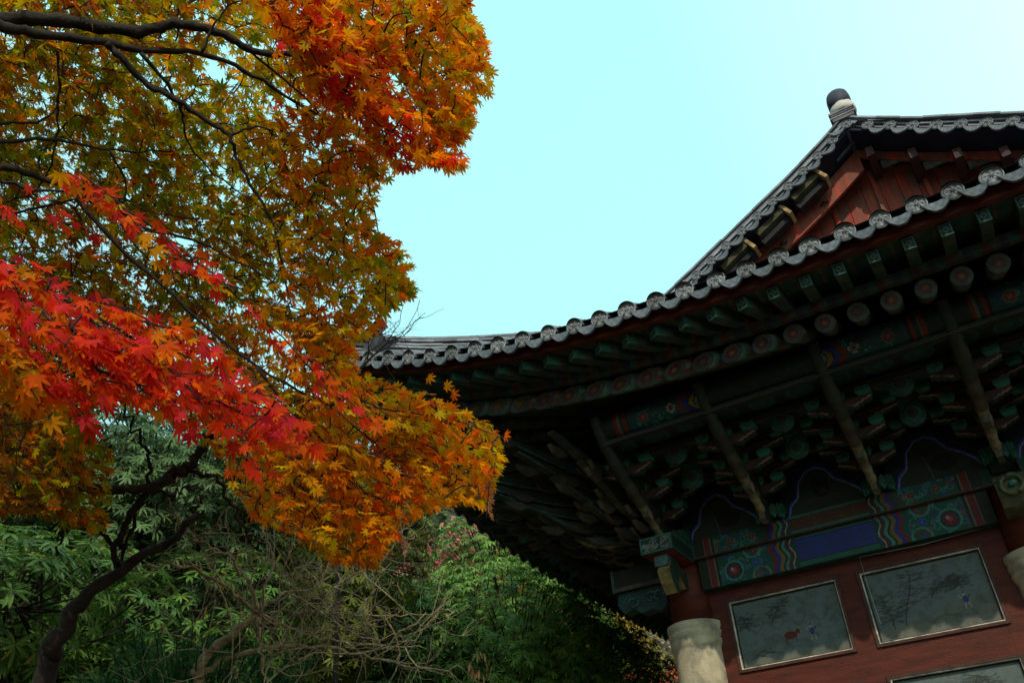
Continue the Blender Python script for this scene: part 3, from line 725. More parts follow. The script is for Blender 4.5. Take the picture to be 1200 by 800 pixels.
# soffit boards above round rafters
for side, smax in ((SF, 2*HC), (SL, 20.)):
    V = []; F = []; n = 80; ss = np.linspace(.6, smax-.6, n)
    for s in ss:
        a = side.fan(s); r = float(side.rise(s))
        V.append(side.P(s, 2.66, ZE-.40+.135+r)); V.append(side.P(s+2.6*a, .02, 7.47+.115))
    F = [(2*i, 2*i+1, 2*i+3, 2*i+2) for i in range(n-1)]
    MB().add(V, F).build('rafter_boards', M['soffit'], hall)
# hip rafter under the corner
MB().beam(SF.P(.38, 2.92, ZE+.95), (XL+.1, .1, 7.35), .24, .30, (.03, .07, .055)).beam(SF.P(.16, 3.14, ZE+1.16), SF.P(1.3, 2.0, 7.38), .19, .18, (.035, .09, .07)).build('hip_rafter', M['paint'], hall)

# ridges: stacked thin tiles ------------------------------------------
def stacked(path, w, h, layers, name, taper=None, cap=.075):
    """courses of thin tiles laid along a path, with slightly shifting edges, finished by a half-round course"""
    path = np.array(path, float); r = random.Random(len(path)*7+layers)
    seg = np.r_[0, np.cumsum(np.linalg.norm(np.diff(path, axis=0), axis=1))]; tot = seg[-1]; mb = MB()
    def P(t): return np.array([np.interp(t, seg, path[:, i]) for i in range(3)])
    for k in range(layers):
        t = -r.uniform(0, .3); z0 = h*k/layers; lh = h/layers
        while t < tot:
            t2 = min(t+.31, tot); a, b = P(max(t, 0)), P(t2)
            if t2-max(t, 0) > .03:
                d = (b-a)/np.linalg.norm(b-a); ww = w+r.uniform(-.02, .02)+(.05 if k % 2 else 0)
                mb.beam(a+[0, 0, z0+lh*.28]-d*.004, b+[0, 0, z0+lh*.28], ww, lh*.50, tuple(np.array((.20, .21, .235))*r.uniform(.7, 1.5)))
            t += .31
        mb_path = [P(q)+np.array([0, 0, z0+lh*.7]) for q in np.linspace(0, tot, max(6, int(tot/.4)))]
        for a, b in zip(mb_path[:-1], mb_path[1:]): mb.beam(a, b, w-.09, lh*.72, (.012, .012, .015))
    t = 0
    while t < tot:
        t2 = min(t+.32, tot); a, b = P(t)+[0, 0, h], P(t2)+[0, 0, h]
        if t2-t > .05: mb.tube([a, a+(b-a)*.96, b], [cap*1.05, cap, cap*.9], 10, tuple(np.array((.15, .16, .18))*r.uniform(.8, 1.3)))
        t += .32
    return mb.build(name, M['ridge'], roof)
def zr_l(x): return float(roof_l(min(x, 2*XC-x), 5.0))
APX, APZ = .15, 10.72
# descending ridges on the verges (path lies on roof surface near the verge)
def vz(x):
    ks = [(-3.75, 8.45), (-3.19, 8.80), (-2.61, 9.10), (-1.6, 9.68), (-.74, 10.16), (-.25, 10.48), (.15, 10.76)]
    xx = x if x <= APX else 2*APX-x
    return float(np.interp(xx, [a for a, _ in ks], [b for _, b in ks]))
lp = [(x, VY+.14, vz(x)+.03) for x in np.linspace(-3.72, APX, 14)]; rp_ = [(x, VY+.14, vz(x)+.03) for x in np.linspace(APX, 2*APX+3.72, 14)]
stacked(lp, .15, .24, 4, 'verge_ridge', cap=.03); stacked(rp_, .15, .24, 4, 'verge_ridge', cap=.03)
hp = [(-6.62, -3.2, 7.98), (-6.31, -2.89, 7.92), (-5.7, -2.28, 7.98), (-5.2, -1.78, 8.08), (-4.67, -1.25, 8.22), (-4.2, -.78, 8.34), (-3.7, -.1, 8.5)]
stacked(hp, .26, .27, 5, 'hip_ridge', cap=.06); stacked([(2*XC-x, y, z) for x, y, z in hp], .26, .27, 5, 'hip_ridge', cap=.06)
# main ridge with white mortar and a round end tile
mr_ = stacked([(APX, VY+.35, 10.86), (APX, 3, 10.80), (APX, 20, 10.8)], .24, .38, 5, 'main_ridge', cap=.04)
fb = MB()
for i_, (zq, hq, wq, cq) in enumerate(((10.93, .05, .15, .14), (10.985, .03, .18, .22), (11.02, .03, .16, .10), (11.055, .03, .18, .20))): fb.box((APX-wq, VY+.02-.01*i_, zq), (APX+wq, VY+.40, zq+hq), (cq, cq, cq*1.08))
fb.build('ridge_end_courses', M['ridge'], roof)
mb = MB(); n = 18
for (r1, y, zc) in ((.18, VY-.02, 11.33),):
    V = []; pr_ = [(0, .9), (.06, .98), (.1, 1), (.34, 1), (.42, .96)]
    for q, sc_ in pr_:
        for j in range(n):
            t = 2*math.pi*j/n; V.append((APX+.02+r1*sc_*math.cos(t)*.92, y+q, zc+r1*sc_*(math.sin(t) if math.sin(t) > 0 else .75*math.sin(t))))
    F = [(i*n+j, i*n+(j+1) % n, (i+1)*n+(j+1) % n, (i+1)*n+j) for i in range(4) for j in range(n)]+[tuple(range(n-1, -1, -1)), tuple(range(4*n, 5*n))]
    mb.add(V, F, (.05, .055, .08))
mb.build('end_tile', M['ridge'], roof, True)
MB().lathe([(.15, 11.085), (.175, 11.10), (.18, 11.2), (.15, 11.27)], (APX+.03, VY+.14), 20).build('mortar_block', M['mortar'], roof, True)

# verge tiles along both rakes ------------------------------------------
def verge(sgn):
    pts = [(x, vz(x)) for x in np.linspace(-3.75, APX, 200)]
    seg = np.r_[0, np.cumsum([math.hypot(b[0]-a[0], b[1]-a[1]) for a, b in zip(pts[:-1], pts[1:])])]
    t = seg[-1]-(.0 if sgn < 0 else .30)
    i = 0
    while t > .1:
        x = np.interp(t, seg, [p[0] for p in pts]); z = vz(x); dz = (vz(x+.02)-vz(x-.02))/.04
        if sgn > 0: x = 2*APX-x; dz = -dz
        A = np.array([1, 0, dz]); A /= np.linalg.norm(A); U = np.array([-A[2], 0, A[0]]); O = np.array([0, -1., 0])
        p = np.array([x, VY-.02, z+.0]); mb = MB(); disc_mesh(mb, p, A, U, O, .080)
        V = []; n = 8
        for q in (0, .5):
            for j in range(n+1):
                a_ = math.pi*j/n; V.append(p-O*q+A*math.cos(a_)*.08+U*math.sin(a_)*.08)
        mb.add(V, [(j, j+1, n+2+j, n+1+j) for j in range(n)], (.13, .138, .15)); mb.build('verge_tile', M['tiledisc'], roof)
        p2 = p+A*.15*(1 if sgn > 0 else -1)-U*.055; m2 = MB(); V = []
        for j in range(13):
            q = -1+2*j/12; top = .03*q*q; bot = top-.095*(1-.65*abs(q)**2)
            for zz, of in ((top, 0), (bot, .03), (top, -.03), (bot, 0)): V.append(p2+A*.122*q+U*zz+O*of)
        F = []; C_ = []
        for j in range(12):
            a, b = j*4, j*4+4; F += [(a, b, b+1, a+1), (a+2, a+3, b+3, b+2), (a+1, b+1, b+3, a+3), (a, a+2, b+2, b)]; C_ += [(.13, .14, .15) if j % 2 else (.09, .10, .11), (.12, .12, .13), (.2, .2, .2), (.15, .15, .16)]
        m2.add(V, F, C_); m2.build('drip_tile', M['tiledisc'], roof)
        t -= .30
verge(-1); verge(1)
# underside of verge + barge boards + gable wall ---------------------------
for sg in (-1, 1):
    xs_ = np.linspace(-3.75, APX, 12); V = []
    for x in xs_:
        X_ = x if sg < 0 else 2*APX-x
        for y in (VY+.02, GY+.05): V.append((X_, y, vz(x)-.05))
        for y in (VY+.02, GY+.05): V.append((X_, y, vz(x)-.09))
    F = []
    for i in range(11): a = i*4; F += [(a, a+4, a+5, a+1), (a+2, a+3, a+7, a+6), (a, a+2, a+6, a+4)]
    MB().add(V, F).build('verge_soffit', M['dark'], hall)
    # barge board, wide red plank following the rake, set back under the verge
    V = []; bw = .50 if sg < 0 else .26
    for x in xs_:
        X_ = x if sg < 0 else 2*APX-x; z = vz(x)
        V += [(X_, GY-.33, z-.11), (X_, GY-.33, z-bw), (X_, GY-.28, z-.11), (X_, GY-.28, z-bw)]
    F = []
    for i in range(11): a = i*4; F += [(a, a+4, a+5, a+1), (a+2, a+3, a+7, a+6), (a+1, a+5, a+7, a+3), (a, a+2, a+6, a+4)]
    F += [(0, 1, 3, 2), (44, 46, 47, 45)]
    bb = MB().add(V, F).build('barge_board', M['gable'], hall)
    # purlin stubs under the verge: sunlit ends coloured tan, shaded sides coloured near-black
    for k, x in enumerate((-.42, -1.02, -1.62, -2.22, -2.82) if sg < 0 else ()):
        X_ = x if sg < 0 else 2*APX-x; z = vz(x)-.16; dz = .6*(1 if sg < 0 else -1)
        A = np.array([1, 0, dz]); A /= np.linalg.norm(A)
        a = np.array([X_, VY+.10, z]); b = a-A*.52*(1 if sg < 0 else -1)*.98
        mb = MB(); mb.beam(b+[0, .02, 0], a+[0, .02, 0], .10, .10, (.13, .115, .05)); mb.beam(b+[0, .14, -.07], a+[0, .14, -.07], .16, .20, (.012, .014, .02))
        mb.beam(a+[0, .08, -.05], a+A*.05*(1 if sg < 0 else -1)+[0, .08, -.05], .26, .25, (.75, .48, .20)); mb.build('rafter_stub', M['paint'], bb)
    for x in ((-.55, -1.25, -1.95) if sg < 0 else ()):
        X_ = x if sg < 0 else 2*APX-x
        MB().tube([(X_, GY-.34, vz(x)-.36), (X_+.06, GY-.42, vz(x)-.38), (X_+.1, GY-.34, vz(x)-.34)], .018, 6, (.05, .03, .02)).build('iron_ring', M['paint'], bb)
gb = MB(); x = -3.3; r = random.Random(2)
while x < 2*APX+3.3:
    w = r.uniform(.20, .30); xm = x+w/2; zt_ = vz(min(xm, 2*APX-xm) if xm > APX else xm)-.10 if abs(xm-APX) < 3.6 else 8
    if zt_ > 8.3: gb.box((x+.004, GY+r.uniform(-.012, .012), 8.2), (x+w-.004, GY+.05, zt_))
    x += w
gw = gb.build('gable_wall', M['gable'], hall)
for x in np.arange(-2.9, 3.3, .62): bt = MB(); bt.box((x-.03, GY-.05, 8.2), (x+.03, GY-.012, vz(min(x, 2*APX-x))-.30)); bt.build('cover_strip', M['gable'], gw)
# dim pale plaster pieces and red stubs high under the right verge
for i in range(6):
    x = .55+i*.48; pl = MB(); pl.box((x-.17, GY-.30, vz(2*APX-x)-.30), (x+.17, GY-.26, vz(2*APX-x)-.18), (.20, .19, .15)); pl.build('plaster_infill', M['paint'], hall)
for i in range(6):
    x = .30+i*.48; MB().box((x-.05, VY+.2, vz(2*APX-x)-.42), (x+.05, GY, vz(2*APX-x)-.26), (.10, .03, .03)).build('rafter_stub', M['paint'], hall)
# slack cable on the wall
wire = MB().tube([(0.02, -.1, 4.80), (-.7, -.12, 4.76), (-1.37, -.12, 4.78), (-1.375, -.11, 4.5), (-1.36, -.1, 4.05)], .004, 5).build('wire', M['cable'], hall)
# stone platform edge the hall stands on
MB().box((XL-1.4, -1.4, 0), (XC+3.72+1.4, 16, .45)).build('stone_platform', M['stone'], hall)
#PLANTS#
# ------------------------------------------------------------------ plants
def inpoly(P, poly):
    poly = np.array(poly, float); x, y = P[:, 0], P[:, 1]; r = np.zeros(len(P), bool); j = len(poly)-1
    for i in range(len(poly)):
        a, b = poly[i], poly[j]
        r ^= ((a[1] > y) != (b[1] > y)) & (x < (b[0]-a[0])*(y-a[1])/(b[1]-a[1]+1e-9)+a[0]); j = i
    return r
def norm(v): return v/(np.linalg.norm(v, axis=-1, keepdims=True)+1e-9)
def lobed_leaf():
    tips = [(0, 1.0), (36, .93), (-36, .93), (73, .74), (-73, .74), (116, .45), (-116, .45)]
    tips.sort(key=lambda t: t[0]); pts = []
    for i, (a, r) in enumerate(tips):
        for da, rr in ((-12, .60), (-6.5, .80), (0, 1.0), (6.5, .80), (12, .60)): pts.append((R_(a+da), r*rr))
        if i < 6: pts.append((R_((a+tips[i+1][0])/2), (.40 if abs(a) < 80 else .30)))
    V = [(0, -.02, 0)]
    for a, r in pts: V.append((r*math.sin(a), r*math.cos(a), -.16*r*r+.05*abs(math.sin(3.3*a))*r))
    # petiole
    n = len(V); V += [(-.012, -.02, 0), (.012, -.02, 0), (0, -.42, .10)]
    F = [(0, i+1, i) for i in range(1, len(pts))]+[(n, n+1, n+2)]
    return np.array(V), np.array(F)
def long_leaf():
    V = [(0, 0, 0), (-.10, .35, -.02), (.10, .35, -.02), (-.09, .7, -.10), (.09, .7, -.10), (0, 1, -.24), (0, .35, -.05), (0, .7, -.13)]
    F = [(0, 6, 1), (0, 2, 6), (1, 6, 7), (1, 7, 3), (6, 2, 4), (6, 4, 7), (3, 7, 5), (7, 4, 5)]
    return np.array(V), np.array(F)
def instance(tmpl, P, Yd, Nn, size, cols):
    V0, F0 = tmpl; n = len(P); Yd = norm(Yd); X = norm(np.cross(Yd, Nn)); Z = np.cross(X, Yd)
    V = P[:, None]+size[:, None, None]*(V0[None, :, 0, None]*X[:, None]+V0[None, :, 1, None]*Yd[:, None]+V0[None, :, 2, None]*Z[:, None])
    F = F0[None]+(np.arange(n)*len(V0))[:, None, None]
    return V.reshape(-1, 3), F.reshape(-1, 3), np.repeat(cols, len(F0), 0)
def smooth_path(pts, k=4):
    pts = np.array(pts, float); n = len(pts)
    if n < 3: return pts
    out = []
    for i in range(n-1):
        p0, p1, p2, p3 = pts[max(i-1, 0)], pts[i], pts[i+1], pts[min(i+2, n-1)]
        for t in np.arange(k)/k:
            out.append(.5*((2*p1)+(-p0+p2)*t+(2*p0-5*p1+4*p2-p3)*t*t+(-p0+3*p1-3*p2+p3)*t**3))
    out.append(pts[-1]); return np.array(out)
def limb(pts, r0, r1, name, mt, parent, n=8, wob=.012):
    p = smooth_path(pts, 5)
    if wob < .005:
        for _ in range(3): p[1:-1] = (p[:-2]+2*p[1:-1]+p[2:])/4
    p = p; p[1:-1] += rng.normal(0, wob, (len(p)-2, 3)); r = r0+(r1-r0)*np.linspace(0, 1, len(p))**.8
    return MB().tube(p, r*(1+.12*np.sin(np.arange(len(p))*1.9)), n).build(name, mt, parent, True), p

# --- the big maple: trunk stands out of frame on the left, limbs reach over the camera's left
maple = tag(empty('maple_tree', (-4.7, -9.7, 0)), 'large maple with red, orange and golden leaves hanging over the left half', 'tree'); maple.location = (0, 0, 0)
px = lambda pts, D0, D1: [at(a, b, D0+(D1-D0)*i/(len(pts)-1)) for i, (a, b) in enumerate(pts)]
T0 = np.array([-4.75, -9.75, 0.])
tr = [T0, T0+[.03, .05, 1.2], T0+[-.05, .10, 2.3], T0+[-.02, .3, 3.3], T0+[.15, .45, 3.9]]
limb(tr, .22, .13, 'trunk', M['bark'], maple, 14)
top = tr[-1]; nodes = []; LB = []
def L_(start, pts, D0, D1, r0, r1):
    P = ([start] if start is not None else [])+px(pts, D0, D1)
    o, p = limb(P, r0*.66, r1*.8, 'limb', M['bark'], maple, 8, .004); nodes.append(p[3:]); return p
l1 = L_(top, [(-70, 55), (0, 27), (44, 20), (101, 30), (176, 37), (203, 27), (233, 33), (267, 42), (297, 62), (341, 63), (420, 60), (475, 58), (497, 40), (525, 24), (552, 4)], 4.3, 4.1, .060, .004)
l2 = L_(top, [(-60, 50), (0, 34), (51, 40), (125, 51), (162, 59), (236, 62), (297, 88), (345, 118), (400, 150)], 4.15, 4.3, .045, .006)
L_(None, [(125, 51), (142, 68), (176, 101), (206, 116), (250, 145), (270, 159), (280, 189), (304, 233), (324, 270), (332, 318), (343, 360)], 4.2, 4.0, .026, .004)
L_(None, [(165, 62), (203, 108), (213, 128), (218, 162), (250, 203), (300, 240)], 4.2, 4.35, .014, .003)
L_(None, [(203, 27), (213, 8), (240, -5), (270, -30)], 4.5, 4.7, .015, .006)
L_(None, [(270, 159), (300, 148), (350, 160), (420, 175), (480, 168)], 4.15, 4.2, .010, .003)
L_(None, [(475, 60), (500, 78), (517, 100), (532, 125), (538, 150)], 4.35, 4.3, .008, .002)
L_(None, [(267, 42), (330, 90), (390, 150), (430, 210), (450, 300)], 4.2, 4.2, .010, .003)
L_(top, [(-80, 200), (0, 167), (68, 164), (128, 176), (203, 178)], 4.1, 4.3, .022, .004)
L_(None, [(0, 145), (44, 143), (70, 120), (72, 60)], 4.25, 4.4, .010, .004)
L_(top, [(-70, 230), (0, 196), (47, 209), (84, 220), (115, 243), (169, 267), (240, 285), (320, 330)], 4.1, 4.3, .032, .005)
L_(None, [(84, 220), (130, 280), (200, 345), (300, 430), (380, 470), (450, 480), (520, 488), (598, 515)], 4.2, 3.9, .018, .002)
L_(None, [(300, 430), (350, 490), (400, 540), (440, 600), (447, 640)], 4.0, 4.0, .010, .003)
L_(None, [(380, 470), (440, 520), (480, 560), (520, 585)], 4.0, 3.9, .008, .002)
L_(top, [(-60, 330), (0, 322), (60, 345), (120, 375), (190, 420), (250, 490)], 3.2, 3.0, .014, .003)
L_(top, [(-60, 200), (0, 215), (60, 225), (110, 222), (180, 268), (260, 330), (330, 395), (400, 470)], 3.7, 3.5, .012, .003)
L_(None, [(0, 255), (60, 240), (128, 228), (180, 250), (260, 262)], 4.3, 4.4, .010, .003)
L_(None, [(67, 60), (70, 110), (66, 160), (58, 200), (30, 232)], 4.2, 4.3, .010, .004)
L_(None, [(128, 176), (150, 215), (140, 260), (170, 300), (210, 330)], 4.2, 4.3, .008, .003)
L_(None, [(236, 62), (250, 30), (268, 8), (270, -20)], 4.1, 4.2, .010, .004)
L_(None, [(0, 430), (40, 455), (90, 500)], 3.1, 3.2, .006, .002)
L_(None, [(380, 380), (440, 390), (480, 400)], 4.6, 4.8, .006, .002)
CAN = [(-60, -60), (548, -60), (545, 5), (555, 25), (572, 60), (572, 105), (550, 135), (545, 195), (520, 200), (497, 190), (455, 205), (432, 235), (436, 268), (470, 285), (488, 340), (455, 362), (440, 385), (405, 400), (425, 440), (500, 462), (545, 482), (586, 510), (584, 552), (560, 590), (520, 588), (470, 612), (450, 650), (425, 668), (385, 655), (350, 632), (300, 612), (272, 570), (262, 535), (220, 505), (175, 482), (110, 470), (95, 500), (110, 560), (60, 600), (-60, 600)]
RED1 = [(-60, 295), (40, 305), (110, 350), (180, 365), (245, 400), (330, 470), (345, 490), (330, 500), (262, 525), (235, 505), (190, 465), (90, 450), (50, 465), (-60, 430)]
def dline(P, pts):
    d = np.full(len(P), 1e9)
    for a, b in zip(pts[:-1], pts[1:]):
        a = np.array(a, float); b = np.array(b, float); t = np.clip(((P-a)@(b-a))/((b-a)@(b-a)), 0, 1); d = np.minimum(d, np.linalg.norm(P-a-t[:, None]*(b-a), axis=1))
    return d
R2 = [(95, 212), (200, 280), (262, 330), (335, 390), (410, 470)]; R2b = [(-20, 215), (75, 245), (170, 275)]; R3 = [(330, -10), (400, 70), (460, 140), (520, 195)]
NA = 4000
A = np.c_[rng.uniform(-60, 600, NA*3), rng.uniform(-60, 680, NA*3)]; A = A[inpoly(A, CAN)][:NA]
red1 = inpoly(A, RED1) & (rng.random(len(A)) < .36); red2 = ((dline(A, R2) < 8) | (dline(A, R2b) < 5)) & (rng.random(len(A)) < .24) & ~red1; red3 = dline(A, R3) < 26
D = 4.35+2.4*rng.random(len(A)); D[A[:, 0] > 330] = rng.uniform(3.8, 5.2, (A[:, 0] > 330).sum())
D[red1] = rng.uniform(2.75, 3.35, red1.sum()); D[red2] = rng.uniform(3.3, 3.6, red2.sum()); D[red3] = rng.uniform(3.6, 4.1, red3.sum())
# pale spots of thin foliage where the sky shows between the sprays
hole = np.zeros(len(A), bool)
for hx, hy, hr in ((262, 78, 22), (335, 120, 20), (345, 160, 13), (80, 30, 14), (60, 145, 14), (75, 185, 14), (215, 278, 16), (440, 175, 8), (20, 90, 10), (400, 230, 12), (120, 60, 10), (310, 330, 8), (385, 350, 12), (30, 235, 8)):
    hole |= np.hypot(A[:, 0]-hx, A[:, 1]-hy) < hr+1
keep = ~(hole & ~red1 & ~red2); A, D, red1, red2, red3 = A[keep], D[keep], red1[keep], red2[keep], red3[keep]
P3 = np.array([at(a, b, d) for (a, b), d in zip(A, D)])
order = np.argsort(np.linalg.norm(P3-top, axis=1)); ND = np.concatenate(nodes); tw = MB()
LP = []; LY = []; LN = []; LS = []; LC = []; LR = []
pal = dict(red=[(.90, .055, .010), (.92, .09, .008), (.85, .035, .05), (.92, .15, .006), (.75, .03, .008), (.88, .05, .03)],
           ora=[(.95, .24, .004), (.95, .15, .004), (.90, .34, .004), (.88, .28, .004)],
           gold=[(.86, .40, .004), (.80, .46, .005), (.80, .30, .003), (.62, .46, .01)],
           oli=[(.44, .38, .004), (.33, .38, .006), (.58, .36, .003), (.24, .31, .008), (.60, .46, .004), (.38, .22, .004)], brn=[(.30, .10, .006), (.40, .13, .006)])
def pick(kind): c = pal[kind]; return np.array(c[rng.integers(len(c))])*rng.uniform(.8, 1.15)
down = np.array([0, 0, -1.])
twcount = 0
for i in order:
    p = P3[i]; a = A[i]; d2 = ((ND-p)**2).sum(1); j = int(d2.argmin()); q = ND[j]; dist = math.sqrt(d2[j])
    if red1[i] or red2[i]: dr = norm(RT*.8-UP*.55+rng.normal(0, .25, 3))
    else: dr = norm(RT*.7-UP*.35+rng.normal(0, .5, 3))
    if dist < 1.3:
        mid = (p+q)/2+rng.normal(0, .05*dist+.01, 3)+np.array([0, 0, .06*dist])
        pp = smooth_path([q, mid, p], 3); tw.tube(pp, np.linspace(.0045, .0022, len(pp)), 4, caps=False); ND = np.vstack([ND, pp[2::2]])
    n = rng.integers(6, 11) if not red2[i] else rng.integers(4, 7); ln = rng.uniform(.14, .28); s0 = p-dr*ln*.5; s1 = p+dr*ln*.5+down*.03
    if not (red1[i] or red2[i]) and not inpoly(project(s1)[0], CAN)[0]: s1 = p.copy()
    if (red1[i] or red2[i]) or inpoly(project(np.array([s0, s1, p+dr*ln*.6, p+down*.12]))[0]+[14, 0], CAN).all(): tw.tube([s0, p+[0, 0, .01], s1], [.0022, .0018, .0012], 4, caps=False)
    zone = 'red' if (red1[i] or red2[i]) else None
    if zone == 'red': w = dict(red=.82, ora=.15, gold=.03)
    elif red3[i]: w = dict(ora=.6, red=.25, gold=.15)
    elif a[0] > 330 and a[1] < 210: w = dict(ora=.46, gold=.44, oli=.10)
    elif 230 < a[0] < 380 and 30 < a[1] < 190: w = dict(gold=.5, oli=.5)
    elif a[0] > 240 and a[1] > 370: w = dict(ora=.46, gold=.50, oli=.04)
    elif a[1] > 470: w = dict(oli=.45, brn=.4, ora=.15)
    elif a[0] > 330: w = dict(gold=.4, oli=.40, ora=.2)
    else: w = dict(oli=.66, gold=.12, brn=.12, ora=.10)
    if a[0] < 40 and 350 < a[1] < 460: w = dict(ora=.5, gold=.5)
    ks = list(w); kind0 = ks[rng.choice(len(ks), p=np.array([w[k] for k in ks])/sum(w.values()))]
    for k in range(n):
        t = k/(n-1); base = s0+(s1-s0)*t; side = 1 if k % 2 else -1
        lat = norm(np.cross(dr, np.array([0, 0, 1.])))*side
        y = norm(dr*.75+lat*(.8*(1-t)+.1)+down*(.55 if zone else .35)+rng.normal(0, .28, 3))
        tocam = norm(CP-p); nn = norm(np.array([0, 0, 1.])*(.75 if zone else .9)+tocam*(.75 if zone else .25)+rng.normal(0, .42, 3))
        sz = rng.uniform(.030, .060)*(1.0 if zone else .96)
        kd = kind0 if rng.random() < .7 else ks[rng.choice(len(ks), p=np.array([w[k_] for k_ in ks])/sum(w.values()))]
        LP.append(base+y*sz*.42); LY.append(y); LN.append(nn); LS.append(sz); LC.append(pick(kd)); LR.append(zone == 'red')
tw.build('twigs', M['bark'], maple)
LP, LY, LN, LS, LC, LR = map(np.array, (LP, LY, LN, LS, LC, LR)); TM = lobed_leaf()
pp_, _ = project(LP); ok = inpoly(pp_, [(x+(8 if x > 300 else 0), y) for x, y in CAN]) | LR
for nm, msk, lb in (('crown', ~LR & ok, 'golden, orange and olive leaves'), ('leaf_spray', LR & ok, 'bright red leaf sprays nearest the camera')):
    V, F, Cc = instance(TM, LP[msk], LY[msk], LN[msk], LS[msk], LC[msk]); o = np_mesh(nm, V, F, Cc, M['leaf'], maple); o['label'] = lb
# curled dead leaves hanging on a thread at the outer tip
P = np.array([at(574+rng.normal(0, 3), y, 3.9) for y in np.linspace(548, 604, 22)])
V, F, Cc = instance(TM, P, norm(rng.normal(0, 1, (22, 3))+down), norm(rng.normal(0, 1, (22, 3))), rng.uniform(.018, .036, 22), np.array([(.55, .24, .10)]*22)*rng.uniform(.7, 1.2, (22, 1)))
o = np_mesh('dead_leaf_string', V, F, Cc, M['leaf'], maple)
MB().tube([at(578, 535, 3.9), at(574, 560, 3.9), at(570, 606, 3.9)], .002, 4).build('thread', M['bark'], o)
# a few single outer leaves
for q_ in ((592, 510), (502, 442), (522, 452), (530, 462)):
    P = np.array([at(*q_, 3.95)]); V, F, Cc = instance(TM, P, norm(np.array([[.6, .1, -.6]])+rng.normal(0, .2, (1, 3))), norm(np.array([CP-P[0]])), np.full(1, .045), np.array([pick('ora')])); np_mesh('leaf', V, F, Cc, M['leaf'], maple)
V, F, Cc = instance(TM, P, norm(np.array([[.6, .1, -.6]]*n)+rng.normal(0, .2, (n, 3))), norm(np.array([CP-P[0]]*n)), np.full(n, .045), np.array([pick('ora') for _ in P])); np_mesh('leaf_spray', V, F, Cc, M['leaf'], maple)

# --- dark leaning maple at the lower left
dm = tag(empty('maple_tree', (0, 0, 0)), 'small dark maple with a leaning trunk and a bare horizontal limb at lower left', 'tree')
b0 = at(48, 830, 6.0); g0 = b0.copy(); g0[2] = 0; g0[0] += .1
limb([g0, b0, at(62, 755, 5.95), at(98, 702, 5.9), at(150, 660, 5.9), at(205, 628, 5.9), at(238, 598, 5.9)], .085, .014, 'trunk', M['bark'], dm, 12)
def DLm(pts, D0, D1, r0, r1): return limb(px(pts, D0, D1), r0, r1, 'limb', M['bark'], dm, 8, .012)[1]
DLm([(140, 665), (142, 625), (150, 610), (172, 578)], 5.9, 5.7, .022, .018)
DLm([(-30, 520), (20, 534), (50, 548), (75, 560), (105, 570), (140, 573), (175, 570), (200, 556), (222, 540), (240, 522)], 5.6, 5.7, .032, .028)
DLm([(185, 566), (215, 556), (240, 552), (262, 574), (278, 600), (290, 622), (302, 640)], 5.7, 5.8, .022, .006)
DLm([(172, 575), (160, 600), (150, 640), (135, 665)], 5.7, 6.0, .014, .01); DLm([(178, 574), (200, 576), (220, 572), (238, 573)], 5.7, 5.9, .014, .005)
DLm([(176, 570), (176, 540), (165, 515), (150, 495), (140, 470)], 5.7, 5.4, .014, .005); DLm([(194, 576), (190, 600), (182, 640)], 5.7, 5.8, .010, .004)
DLm([(68, 562), (74, 590), (72, 620), (66, 650)], 5.6, 5.5, .016, .006); DLm([(105, 612), (75, 625), (60, 628)], 5.9, 5.6, .012, .004)
DLm([(143, 640), (125, 625), (110, 605), (95, 610)], 5.9, 5.8, .02, .006); DLm([(205, 628), (222, 610), (232, 590), (240, 580)], 5.9, 6.1, .02, .006)
DLm([(240, 522), (262, 500), (300, 470), (330, 440)], 5.7, 5.4, .024, .010)
n = 1500; A = np.c_[rng.uniform(-40, 128, n), rng.uniform(440, 650, n)]; A = A[(dline(A, [(-40, 470), (60, 520), (95, 570)]) < 52)]; n = len(A)
P = np.array([at(a, b, rng.uniform(4.9, 6.2)) for a, b in A]); V, F, Cc = instance(TM, P, norm(RT[None]*.6+down*.4+rng.normal(0, .5, (n, 3))), norm(np.array([0, 0, 1.])+rng.normal(0, .4, (n, 3))), rng.uniform(.045, .06, n), np.array([pick(['oli', 'brn', 'brn', 'oli', 'ora'][rng.integers(5)])*.8 for _ in range(n)]))
np_mesh('crown', V, F, Cc, M['leaf'], dm)

